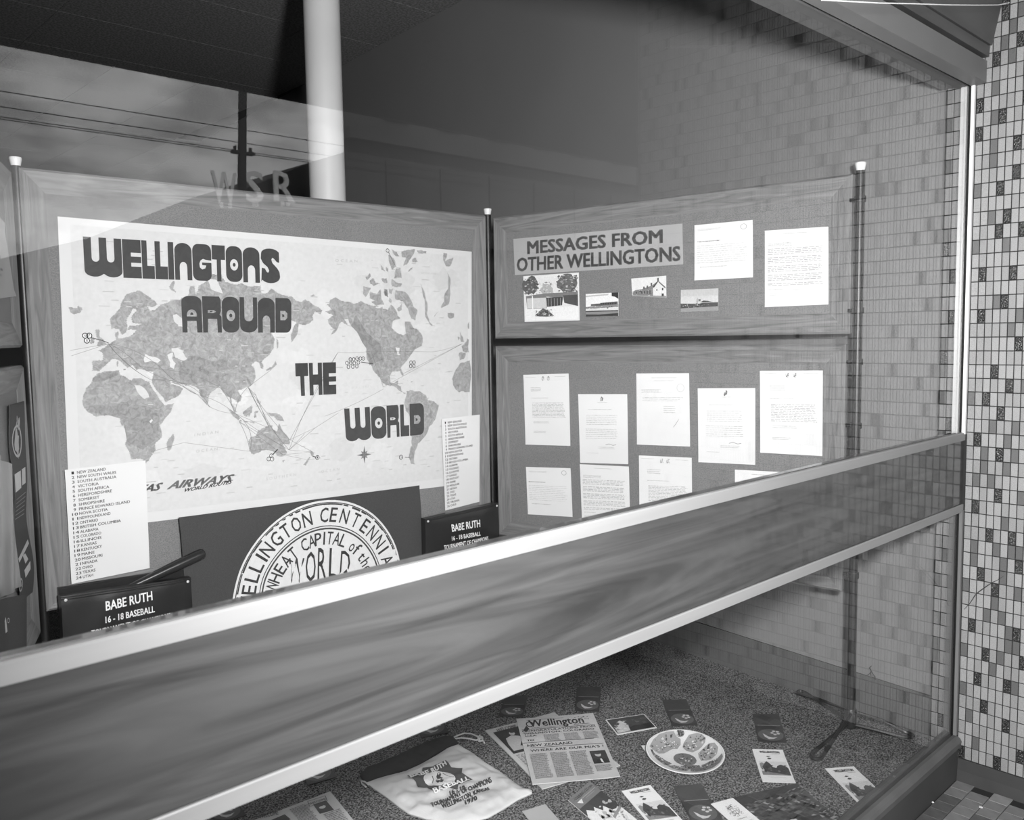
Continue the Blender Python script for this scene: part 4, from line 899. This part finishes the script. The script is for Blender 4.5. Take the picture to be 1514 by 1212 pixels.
for k_ in range(6): p.poly([t6(133, 960+35*k_), t6(225, 890+38*k_), t6(225, 897+38*k_), t6(133, 967+35*k_)], 120, lay=1)
p.poly([t7(145,380),t7(232,215),t7(237,250),t7(150,415)], 172, lay=1); p.poly([t7(180,355),t7(200,335),t7(218,385),t7(195,425)], 176, lay=1); p.poly([t7(185,480),t7(232,400),t7(232,470),t7(195,545)], 182, lay=1)
p.ring(t7(160,605), .14, .04, 150, 1, 14, .25); p.obj('lettering', s.root, INK)
M_FILM = material('grey_plastic_film', 128, .3, .6, 110, (9, 2, 9), 2)
s = Sheet('plastic_bag', 'grey creased plastic bag hanging at the picture edge beside the pennant', 'bag', [v + n3*.018 for v in q3((-45,655),(5,690),(19,868),(-45,905))], n3, M_FILM, curl=lambda u, v: .006*math.sin(16*u + 3*v), th=.001, nu=20, nv=12, part='film')
s = Sheet('folded_pennant', 'dark folded cloth with pale script below the creased plastic bag', 'banner', [v + n3*.030 for v in q3((-45,893),(17,880),(16.5,968),(-45,985))], n3, M_CLOTH, curl=lambda u, v: .004*math.sin(9*u), th=.002, part='cloth')
p = s.print(); p.poly([s.px(6.5,918),s.px(9,912),s.px(12,933),s.px(8.5,936)], 186, lay=1); p.ring(s.px(13.5,917), .028, .009, 176, 1, 10, 1.6); p.obj('lettering', s.root, INK)

# ------------------------------------------------------------------ papers and souvenirs on the carpet
UP = Vector((0, 0, 1)); FZ = z(CARPET) + .001
def qf(*p_, h=0): return [onz(u, v, FZ + h) for u, v in p_]
def newspaper(label, q, off, group='newspapers on the carpet'):
    return Sheet('newspaper', label, 'newspaper', q, UP, M_CREAM, group, th=.0028, off=off, curl=lambda u, v: .0022*math.sin(3.1*v+u)**2 + .004*max(0, u-.86)*7*(v-.3)**2, nu=14, nv=18, part='pages')
rnd = random.Random(21)
s = newspaper('newspaper with a portrait of a seated woman, mostly hidden below the town newspaper', qf((717,1081),(819.7,1054.7),(917,1134),(801.5,1167.5)), .0002)
p = s.print(); p.h = .001
p.text('WELCOME', [s.px(733,1079.5),s.px(762,1072.5),s.px(764,1077),s.px(735,1084)], 66, bold=.02)
p.poly([s.px(729,1084.5),s.px(800,1067),s.px(836,1098),s.px(759.5,1117)], 52, lay=1, mx=.1); p.poly([s.px(748,1094),s.px(756,1089),s.px(768,1090),s.px(790,1105),s.px(760,1113),s.px(752,1103)], 172, lay=2); p.poly(blob(s.px(757,1086), .035, 12, .1, .9, 1), 168, lay=3); p.poly(blob(s.px(757,1083.5), .037, 12, .15, .6, 4), 60, lay=4)
p.words(.06, .50, .95, .95, 110, 26, fill=.5, wl=(.02, .06)); p.obj('printing', s.root, INK_PHOTO)['kind'] = 'stuff'

s = newspaper('folded newspaper with a blackletter town masthead, topmost of the papers beside the plate', qf((763.4,1063.6),(876.8,1055.8),(917,1149.8),(787,1160.2), h=.006), .0)
p = s.print(); p.h = .001; K = 56
p.text('Wellington', (.14, .05, .84, .165), K, bold=.02); p.ring((.15, .12), .05, .014, K, 3); p.poly([(.05,.22),(.10,.14),(.13,.20),(.08,.25)], K, lay=3)
speck(p, .74, .05, .92, .14, 26, (90, 120, 150), .012, 3, 8)
p.rect(.12, .045, .60, .05, 110, 2); p.words(.16, .185, .64, .20, 100, 1); p.words(.70, .175, .92, .20, 80, 1); p.rect(.03, .205, .96, .212, K, 2)
p.text('CONGRATULATIONS FROM', (.03, .222, .955, .250), K, bold=.012); p.text('WELLINGTON, COLORADO', (.04, .264, .93, .292), K, bold=.012); p.text('U.S.A.', (.055, .308, .20, .330), K, bold=.03); p.text('TO', (.06, .380, .15, .402), K, bold=.03)
for a, c_ in ((.28, .48), (.53, .73), (.77, .96)): p.words(a, .315, c_, .43, 118, 9, fill=.6, wl=(.04, .12))
p.rect(.0, .425, .88, .431, 70, 2); p.text('NEW ZEALAND', (.05, .455, .60, .492), K, bold=.015); p.rect(.08, .508, .97, .514, K, 2); p.text("WHERE ARE OUR MIA'S ?", (.07, .535, .96, .568), K, bold=.012)
for a, c_ in ((.05, .26), (.295, .50), (.525, .735)): p.words(a, .60, c_, .945, 104, 26, fill=.6, wl=(.04, .12))
p.rect(.765, .615, .955, .80, 56, 2, 6, 6); p.poly(blob((.85, .675), .036, 14, .08, .8, 2), 176, lay=4); p.poly(blob((.85, .655), .038, 12, .1, .4, 4), 60, lay=5); p.poly([(.79,.80),(.82,.735),(.87,.72),(.92,.735),(.95,.80)], 44, lay=3); p.poly([(.855,.735),(.875,.735),(.885,.80),(.86,.78)], 210, lay=5)
p.words(.765, .82, .955, .91, 104, 7, fill=.6, wl=(.04, .12)); p.obj('printing', s.root, INK)['kind'] = 'stuff'

s = newspaper('newspaper with a boxed heading and small face portrait, lowest in view under the rail', qf((358,1220),(488,1172),(547,1243),(415,1292)), .0002)
p = s.print(); p.h = .001
p.text('WELCOME', [s.px(383,1206.5),s.px(411,1201),s.px(412,1206),s.px(384,1212)], 66, bold=.02)
for l in ([s.px(456.5,1190),s.px(481.5,1182),s.px(482.5,1184.5),s.px(457.5,1192.5)],): p.text('WELCOME', l, 60, bold=.02)
p.line([s.px(455,1187),s.px(481,1179)], .006, 60); p.line([s.px(458,1195),s.px(484,1187)], .006, 60); p.line([s.px(455,1187),s.px(458,1195)], .006, 60); p.line([s.px(481,1179),s.px(484,1187)], .006, 60)
p.poly([s.px(463,1192),s.px(482,1186),s.px(494,1200),s.px(473,1206)], 66, lay=1); p.poly(blob(s.px(477,1196), .036, 14, .1, .8, 2), 186, lay=2); p.poly(blob(s.px(476,1193.5), .036, 12, .15, .35, 4), 62, lay=3)
p.poly([s.px(395,1217),s.px(421,1206),s.px(430,1214),s.px(404,1226)], 52, lay=1)
p.words(.50, .06, .70, .5, 112, 18, fill=.6, wl=(.05, .15)); p.words(.76, .36, .97, .9, 112, 20, fill=.6, wl=(.05, .15)); p.words(.05, .3, .45, .9, 112, 20, fill=.6)
p.obj('printing', s.root, INK)['kind'] = 'stuff'

def brochure(label, q, off=.0):
    s = Sheet('brochure', label, 'brochure', qf(*q), UP, M_DARKCARD, 'dark brochures with a leaf badge', th=.0012, off=off, curl=lambda u, v: .0015*(2*v-1)**2)
    p = s.print(); p.h = .0016
    p.rect(0.0, .44, 1, 1, 58, 0, 2, 3); p.rect(.10, .425, .93, .437, 150, 1)
    p.poly([(.5+.45*math.cos(a/14*math.pi), .765+.205*math.sin(a/14*math.pi)) for a in range(28)], 92, lay=1)
    p.poly([(.22,.72),(.27,.83),(.40,.915),(.58,.90),(.72,.835),(.55,.855),(.40,.825),(.30,.76)], 196, lay=2)
    for i in range(5):
        a = i*2*math.pi/5 + .5; c = (.68 + .115*math.cos(a), .685 + .058*math.sin(a)); p.poly([(c[0]+.062*math.cos(k_*.785), c[1]+.026*math.sin(k_*.785)) for k_ in range(8)], 200, lay=2)
    p.obj('badge', s.root, INK); return s
brochure('dark brochure with a leaf badge, furthest back on the carpet beyond the newspapers', [(853,1015.9),(888.6,1015.9),(886.3,1053.1),(849.8,1051.5)])
brochure('dark brochure in the rail shadow behind the town newspaper', [(746,1031),(780,1028.5),(773.5,1061),(737,1059)])
brochure('dark brochure with a leaf badge directly behind the plate', [(978.7,1035.3),(1014.7,1034.1),(1031.6,1072.9),(993.9,1074.3)])
brochure('dark brochure between the plate and the hairpin foot', [(1112.1,1055.8),(1151.8,1056.5),(1163.3,1099.2),(1121,1097.3)])
brochure('dark brochure tucked under the coat of arms leaflet', [(995.4,1162.7),(1037,1159.7),(1070,1215),(1024,1219)])
brochure('dark brochure showing a strip of badge under the rail, above the boxed heading newspaper', [(432,1117),(474,1106),(497,1150),(455,1162)])
brochure('dark brochure just behind the drawstring bag, mostly covered by the rail', [(608,1050),(648,1043),(663,1084),(622,1092)])
brochure('dark brochure with only its badge edge showing below the rail, furthest towards the street', [(292,1176),(335,1163),(364,1206),(320,1220)])

def leaflet(label, q, off=.0):
    s = Sheet('leaflet', label, 'leaflet', qf(*q), UP, M_WHITE, 'white town leaflets', th=.001, off=off, curl=edge_curl(.002, 0, 1))
    p = s.print(); p.h = .0012
    p.text('WELLINGTON', (.20, .06, .86, .12), 44, bold=.05); p.words(.58, .145, .88, .165, 100, 1)
    p.poly([(.36,.235),(.43,.215),(.52,.235),(.43,.25)], 70, lay=1); p.poly([(.38,.30),(.44,.27),(.53,.285),(.50,.315),(.42,.32)], 70, lay=1)
    p.rect(.08, .385, .95, .80, 212, 0, 1, 1); p.poly([(.08,.46),(.17,.42),(.25,.47),(.30,.60),(.08,.60)], 140, lay=1)
    p.poly([(.14,.56),(.25,.44),(.33,.38),(.42,.46),(.47,.56),(.58,.58),(.62,.52),(.74,.48),(.88,.52),(.95,.58),(.95,.80),(.70,.79),(.5,.74),(.2,.72)], 62, lay=2)
    p.poly([(.08,.68),(.4,.72),(.7,.76),(.95,.80),(.08,.80)], 128, lay=3); speck(p, .1, .5, .94, .76, 26, (40, 84, 110), .03, 4, 5); p.words(.2, .85, .8, .87, 150, 1)
    p.obj('printing', s.root, INK_PHOTO); return s
leaflet('white town leaflet beside the plate, straight in front of the hairpin foot', [(1112.2,1108),(1157,1109),(1176.8,1158.5),(1127.7,1156.5)])
leaflet('shaded town leaflet nearest the sill, its corner hidden by the sill', [(1219.6,1136.8),(1262.4,1133.6),(1325,1192),(1279,1198)])
leaflet('white town leaflet at the front between the cloud leaflet and a dark brochure', [(919.1,1170.2),(961.3,1161.1),(1016,1220),(966,1226)])

s = Sheet('leaflet', 'tilted leaflet with a bright cloud picture under a grey title band', 'leaflet', qf((839.8,1183.5),(871.9,1155.8),(948,1218),(914,1247)), UP, M_WHITE, th=.001)
p = s.print(); p.h = .0012
p.rect(0, 0, 1, .24, 118, 0); p.text('WELLINGTON', (.12, .045, .92, .10), 226, bold=.03); p.rect(.3, .13, .95, .138, 170, 1); p.rect(.45, .165, .85, .172, 150, 1); p.poly([(.12,.14),(.34,.13),(.25,.21)], 226, lay=1)
p.rect(0, .24, 1, 1, 62, 0); p.poly([(.0,.42),(.14,.32),(.3,.42),(.38,.36),(.5,.5),(.62,.44),(.72,.58),(1,.62),(1,1),(0,1)], 224, lay=1); speck(p, .05, .4, .9, .95, 50, (150, 180, 205), .05, 2, 3); p.poly([(.55,.66),(1,.60),(1,.64),(.55,.71)], 140, lay=3)
p.obj('printing', s.root, INK_PHOTO)

s = Sheet('leaflet', 'white leaflet printed with an outlined coat of arms, overlapping the aerial view', 'leaflet', qf((1050.8,1188.8),(1083.5,1179.9),(1133,1221),(1097,1231), h=.0035), UP, M_WHITE, th=.001)
p = s.print(); p.h = .0012; q_ = random.Random(6)
for i in range(60):
    a = q_.uniform(0, 6.28); r = .5 + .5*q_.random(); c = (.52 + .27*r*math.cos(a), .38 + .20*r*math.sin(a)); L = .05; t_ = q_.uniform(0, 6.28); p.line([c, (c[0]+L*math.cos(t_), c[1]+L*.7*math.sin(t_))], .012, 70, 1)
p.ring((.52, .40), .13, .015, 80, 2, 16, .8); p.line([(.52,.30),(.52,.5)], .012, 80, 2); p.line([(.4,.4),(.64,.4)], .012, 80, 2); p.words(.3, .64, .75, .68, 110, 1); p.words(.25, .75, .85, .83, 130, 3)
p.obj('printing', s.root, INK)

s = Sheet('postcard', 'white bordered postcard of a smoke plume against a dark sky', 'postcard', qf((894.9,1064.4),(952.3,1055.9),(971.5,1076.3),(912.7,1086.8)), UP, M_PHOTOP, th=.001)
p = s.print(); p.h = .0012; p.rect(.025, .05, .975, .95, 72, 0, 2, 2); p.poly([(.04,.92),(.06,.62),(.14,.58),(.20,.46),(.24,.40),(.22,.28),(.30,.20),(.36,.34),(.42,.52),(.38,.72),(.36,.9),(.2,.93)], 196, lay=1); speck(p, .06, .3, .4, .9, 24, (150, 180, 214), .035, 2, 5)
p.poly([(.36,.93),(.4,.7),(.55,.62),(.7,.66),(.97,.6),(.97,.94)], 46, lay=1); speck(p, .4, .2, .95, .6, 16, (58, 96, 110), .05, 2, 9); p.obj('printing', s.root, INK_PHOTO)

s = Sheet('aerial_photograph', 'large dark aerial photograph of a town lying by the coat of arms leaflet', 'photograph', qf((1072,1183),(1178,1159),(1240,1212),(1112,1232), h=.0012), UP, M_PHOTOP, th=.001)
p = s.print(); p.h = .0012; p.rect(0, 0, 1, 1, 74, 0, 3, 3)
q_ = random.Random(17)
for i in range(330):
    u, v = q_.uniform(.02, .97), q_.uniform(.1, .97); L = q_.uniform(.012, .05); w = q_.uniform(.012, .04); a = -.5 + q_.choice((0, 1.57)); ca, sa = math.cos(a), math.sin(a)
    p.poly([(u + x*ca - y*sa, v + x*sa + y*ca) for x, y in ((-L,-w),(L,-w),(L,w),(-L,w))], q_.choice((50, 56, 62, 84, 100, 124, 150, 60, 54)), lay=1 + i % 5)
p.poly([(0,0),(1,0),(1,.10),(.5,.2),(0,.28)], 60, lay=8); p.rect(.50, .84, .57, .95, 190, 9); p.rect(.62, .84, .85, .95, 50, 9); p.obj('printing', s.root, INK_PHOTO)
s = Sheet('card', 'plain mid grey card at the bottom edge beside the drawstring bag', 'card', qf((772,1200),(806,1189),(835,1222),(800,1236)), UP, M_SIGNC, th=.001)
s = Sheet('leaflet', 'white leaflet corner poking out from under the plate', 'leaflet', qf((948,1102.5),(990,1100),(1000,1120),(962,1124)), UP, M_WHITE, th=.001)

# ---- souvenir plate
PRM = Vector((2.1286, 1.5040, z(-1.2727))); PAX = Vector((.7253, -.6882, 0)).normalized()
PMX = Matrix.Rotation(math.radians(6), 4, PAX); PN = PMX @ UP; PMX.translation = PRM - PN * .0212; PMI = PMX.inverted()
root = props(empty('souvenir_plate', PMX), 'round china plate printed with town views, propped on the carpet', 'plate')
b = B(); q0 = PMI @ (PMX @ Vector((-.03*.69, .04, .0)) ); b.prism([Vector((-.010, .062, .004)), Vector((.03, .085, .006)), Vector((.03, .085, -.018)), Vector((-.010, .062, -.014))], Vector((.004, .004, 0))); b.obj('prop', M_DARKCARD, root)
b = B(); K_ = .118/.1222; b.lathe([(x_*K_, y_) for x_, y_ in ((.07, .0), (.074, .002), (.100, .012), (.1195, .0195), (.1222, .0212), (.1215, .0225), (.118, .0218), (.097, .0145), (.072, .0065), (.03, .006))], 64); b.obj('dish', M_PLATE, root, smooth=True)
def ph(x, y):
    r = math.hypot(x, y); P_ = [(0, .006), (.0695, .0065), (.0937, .0145), (.1139, .0218), (.13, .023)]
    for (r0, h0), (r1, h1) in zip(P_, P_[1:]):
        if r <= r1: return h0 + (h1-h0)*(r-r0)/(r1-r0)
    return .022
def ppx(x, y):
    v = PMI @ on(950 + x/10.81, 1050 + y/10.81, PRM - PN*.004, PN); r = math.hypot(v.x, v.y); k_ = min(1, .1125/max(r, 1e-6)); return (v.x*k_, v.y*k_)
p = Print(lambda x, y, h: Vector((x, y, ph(x, y) + h + .0006)), .0002)
q_ = random.Random(12)
cent = (680, 735)
for l, tn in (([(200,640),(110,590),(170,480),(260,400),(370,345),(500,350),(540,400),(610,430),(610,500),(560,570),(480,570),(350,640),(260,660)], 150), ([(640,540),(660,470),(740,390),(880,370),(960,400),(1010,450),(1000,500),(900,580),(800,625),(700,600)], 150), ([(890,640),(960,570),(1060,520),(1150,530),(1210,600),(1190,690),(1100,750),(940,760),(900,700)], 150),
          ([(760,970),(780,910),(900,840),(1080,780),(1200,760),(1270,700),(1290,760),(1240,850),(1130,930),(980,980),(860,990)], 118), ([(400,870),(500,830),(600,840),(700,870),(735,930),(700,970),(560,950),(470,920)], 140), ([(120,620),(200,680),(320,730),(440,790),(470,800),(400,870),(340,860),(230,780),(160,700)], 112),
          ([(680+185*math.cos(t/9*math.pi)+ 20*math.sin(t/9*math.pi), 735+100*math.sin(t/9*math.pi)+14*math.cos(t/9*math.pi)) for t in range(18)], 104), ([(600+72*math.cos(t/6*math.pi), 372+38*math.sin(t/6*math.pi)) for t in range(12)], 140)):
    p.poly([ppx(*v) for v in l], tn, lay=1, mx=.03)
    xs = [v[0] for v in l]; ys = [v[1] for v in l]; cx_, cy_ = sum(xs)/len(xs), sum(ys)/len(ys)
    for i in range(60):
        v0 = q_.choice(l); t_ = q_.uniform(.0, .86); x, y = cx_ + (v0[0]-cx_)*t_, cy_ + (v0[1]-cy_)*t_; sz = q_.uniform(6, 20)
        p.poly([ppx(*v) for v in blob((x, y), sz, 6, .4, q_.uniform(.3, .9), i)], q_.choice((50, 66, 84, 108, 196, 214, 76)), lay=6 + i % 5)
p.ring((0,0), .1145, .0006, 120, 2, 48); p.obj('printed_views', root, INK)
b = B(); b.lathe([(x_*K_, y_) for x_, y_ in ((.1180, .0219), (.1205, .0226), (.1226, .0219), (.1224, .0206), (.119, .0200), (.1180, .0219))], 64, caps=False); b.obj('rim', M_WHITE, root, smooth=True)

# ---- drawstring bag
OUT = [(542,1156),(553,1165),(572,1178),(590,1192),(604,1202),(630,1210),(662,1214),(700,1214),(722,1208),(745,1195),(765,1182),(787,1172),(786,1167),(774,1165),(758,1154),(738,1139),(717,1126),(698,1112),(678,1100),(661,1106),(645,1116),(620,1130),(600,1139),(575,1146),(558,1150)]
W_ = [onz(u, v, FZ + .004) for u, v in OUT]; BC = sum(W_, Vector())/len(W_); BC.z = FZ
xdir = (onz(727.4,1156.4,FZ) - onz(637.8,1195.9,FZ)).normalized(); BM = frame(BC, xdir, UP); BI = BM.inverted()
root = props(empty('drawstring_bag', BM), 'white cotton drawstring bag with a dark top band and printed baseball emblem', 'bag')
OL = [(BI @ w) for w in W_]
def dist(x, y):
    d = 9
    for a, c_ in zip(OL, OL[1:] + OL[:1]):
        ex_, ey_ = c_.x-a.x, c_.y-a.y; t_ = max(0, min(1, ((x-a.x)*ex_+(y-a.y)*ey_)/(ex_*ex_+ey_*ey_))); d = min(d, math.hypot(x-a.x-ex_*t_, y-a.y-ey_*t_))
    return d
def bh(x, y): return .003 + .012*min(1, dist(x, y)/.035)**.6 + .0075*noise.noise(Vector((x*13, y*20, 1.3)))*min(1, dist(x, y)/.02) + .003*noise.noise(Vector((x*40, y*34, 4)))*min(1, dist(x, y)/.02)
P_, T_2 = tess([[(v.x, v.y) for v in OL]], .008)
fix = lambda t, P: t if ((P[t[1]][0]-P[t[0]][0])*(P[t[2]][1]-P[t[0]][1])-(P[t[1]][1]-P[t[0]][1])*(P[t[2]][0]-P[t[0]][0])) > 0 else t[::-1]
T_2 = [fix(t, P_) for t in T_2]; k = len(P_)
mesh('bag_body', [(x, y, bh(x, y)) for x, y in P_] + [(x, y, .0005) for x, y in P_], T_2 + [tuple(i + k for i in t[::-1]) for t in T_2], M_BAG, root, smooth=True)
BAND = [(542,1156),(558,1150),(575,1146),(600,1139),(620,1130),(645,1116),(661,1106),(678,1100),(674,1094),(669.7,1089.5),(655,1089),(630,1097),(604,1110),(570,1124),(545,1135),(531,1146)]
Q = [BI @ onz(u, v, FZ + .004) for u, v in BAND]; Pb, Tb = tess([[(v.x, v.y) for v in Q]], .016); Tb = [fix(t, Pb) for t in Tb]; k = len(Pb)
hb = lambda x, y: .007 + .005*noise.noise(Vector((x*30, y*30, 2)))
mesh('top_band', [(x, y, hb(x, y)) for x, y in Pb] + [(x, y, .0005) for x, y in Pb], Tb + [tuple(i + k for i in t[::-1]) for t in Tb] , M_BAGTOP, root, smooth=True)
def cordpts(l, h=.004): return [BI @ (onz(u, v, FZ + h) + Vector((0, 0, 0))) for u, v in l]
for l in ([(669,1091),(678,1086.5),(687,1083.5),(697,1084.5),(707,1089),(710,1092)], [(669,1092.5),(681,1090.5),(692,1091.5),(703,1094),(710,1093)], [(710,1092),(706,1089.5),(709,1087.5),(713.5,1090),(713,1095),(708,1095.5),(706.5,1092),(711,1090.5),(714,1094),(716,1098)]):
    b = B(); b.tube(cordpts(l), .0024, 8); b.obj('cord', M_CORD, root, smooth=True)
b = B(); b.tube(cordpts([(541,1163),(535,1158),(534,1154.5),(539,1155),(545,1160)]), .0022, 8); b.obj('cord', M_CORD, root, smooth=True)
p = Print(lambda x, y, h: Vector((x, y, bh(x, y) + h)), .0045)
bp = lambda x, y: (lambda w: (w.x, w.y))(BI @ onz(340 + x/3.291, 1050 + y/3.291, FZ + .012))
p.poly([bp(*v) for v in ((862,330),(935,308),(938,290),(985,284),(1050,252),(1078,287),(1132,292),(1128,318),(1182,350),(1112,372),(1108,398),(1050,385),(1000,414),(960,378),(915,380),(905,358))], 76, lay=0, mx=.006)
p.poly([bp(1020+78*math.cos(t/12*math.pi), 342+38*math.sin(t/12*math.pi)) for t in range(24)], 216, lay=2, mx=.006)
p.line([bp(968,318),bp(985,330),bp(990,345),bp(985,362)], .0022, 76, 4); p.line([bp(1035,310),bp(1052,325),bp(1072,333),bp(1092,334)], .0022, 76, 4)
p.poly([bp(*v) for v in ((1010,312),(1022,308),(1028,318),(1024,328),(1036,336),(1030,346),(1042,352),(1034,362),(1046,376),(1034,378),(1022,360),(1012,366),(1000,352),(1010,342),(1004,330))], 70, lay=5)
def bt(t_, a, c_, d, e, tn, bold=.03): p.text(t_, [bp(*a), bp(*c_), bp(*d), bp(*e)], tn, bold=bold, lay=12)
bt('BABE', (872,330), (965,300), (972,317), (880,347), 222, .04); bt('RUTH', (975,296), (1046,258), (1056,276), (985,314), 222, .04)
bt('BASEBALL', (985,398), (1160,334), (1168,352), (996,416), 222, .04)
bt('16 - 18', (1068,405), (1142,380), (1146,398), (1073,424), 60); bt('TOURNAMENT OF CHAMPIONS', (976,466), (1268,342), (1276,360), (984,486), 60); bt('WELLINGTON, KANSAS', (1028,468), (1258,382), (1265,400), (1036,488), 60); bt('1970', (1142,452), (1200,432), (1206,452), (1148,474), 60)
p.obj('printed_emblem', root, INK)

# ------------------------------------------------------------------ small fixtures
NW = Vector((-1, WM, 0)).normalized(); PWL = Vector((WX0, WY0, H))
hp = lambda x, y: on(1180 + x/6.056, 930 + y/6.056, PWL + NW*.012, NW)
o0 = hp(650, 400); root = props(empty('wire_hook', o0), 'small bent wire hook sticking up above the dark skirting', 'hook')
for l in (((640,342),(655,375),(672,405),(690,425),(690,452)), ((652,378),(650,395),(652,416)), ((650,385),(638,400),(618,412)), ((655,330),(642,345),(635,350))):
    b = B(); b.tube([hp(*v) - o0 for v in l], .0013, 6); b.obj('wire', M_POLE, root, smooth=True)
cr = [(1240,655),(1160,710),(1085,745),(1000,800),(890,880),(840,930),(780,1025),(735,1075),(695,1115)]  # crack across the tiles, modelled as a thin raised dark line
b = B(); b.tube([on(1350 + x/9.23, 780 + y/9.23, Vector((PX - .0012, 0, 0)), Vector((1, 0, 0))) for x, y in cr], .0012, 6, rs=[.0004,.0009,.0012,.0016,.0017,.0013,.0011,.001,.0006])
props(b.obj('tile_crack', M_DARKB, smooth=True), 'dark curved thread running across the pale mosaic tiles', 'crack')
wp = [(1215,0),(1300,4.5),(1350,5.5),(1400,7.2),(1440,7.6),(1476,7.4),(1492,4)]
b = B(); b.tube([on(u, v, Vector((0, .78, H)), Vector((0, 1, 0))) for u, v in wp], .0011, 6)
props(b.obj('cable', M_CORD, smooth=True), 'thin white cable slung across the timber fascia to the tiles', 'cable')
b = B(); q_ = random.Random(3)
for i, (x, y) in enumerate(((470,690),(600,650),(1080,700),(855,360),(905,357))):
    c = onz(1290 + x/6.76, 1090 + y/6.76, z(PAVE) + .001); g = B(); r = (.006, .004, .005, .004, .004)[i]
    g.add([(c.x + r*q_.uniform(.6, 1.2)*math.cos(k_), c.y + r*q_.uniform(.6, 1.2)*math.sin(k_), c.z + (.0025 if h_ else 0)) for h_ in (0, 1) for k_ in (0, 1.2, 2.4, 3.6, 5)], [(4,3,2,1,0), (5,6,7,8,9)] + [(i2, (i2+1) % 5, 5 + (i2+1) % 5, 5 + i2) for i2 in range(5)])
    props(g.obj('paper_scrap', M_CORD), ('whitish scrap against the kickboard', 'small pale scrap on the dark paving tile', 'pale scrap in the middle of the paving', 'pale speck in the paving corner nearest the sill', 'pale speck in the paving corner nearest the tiled pier')[i], 'scrap', 'scraps on the paving')
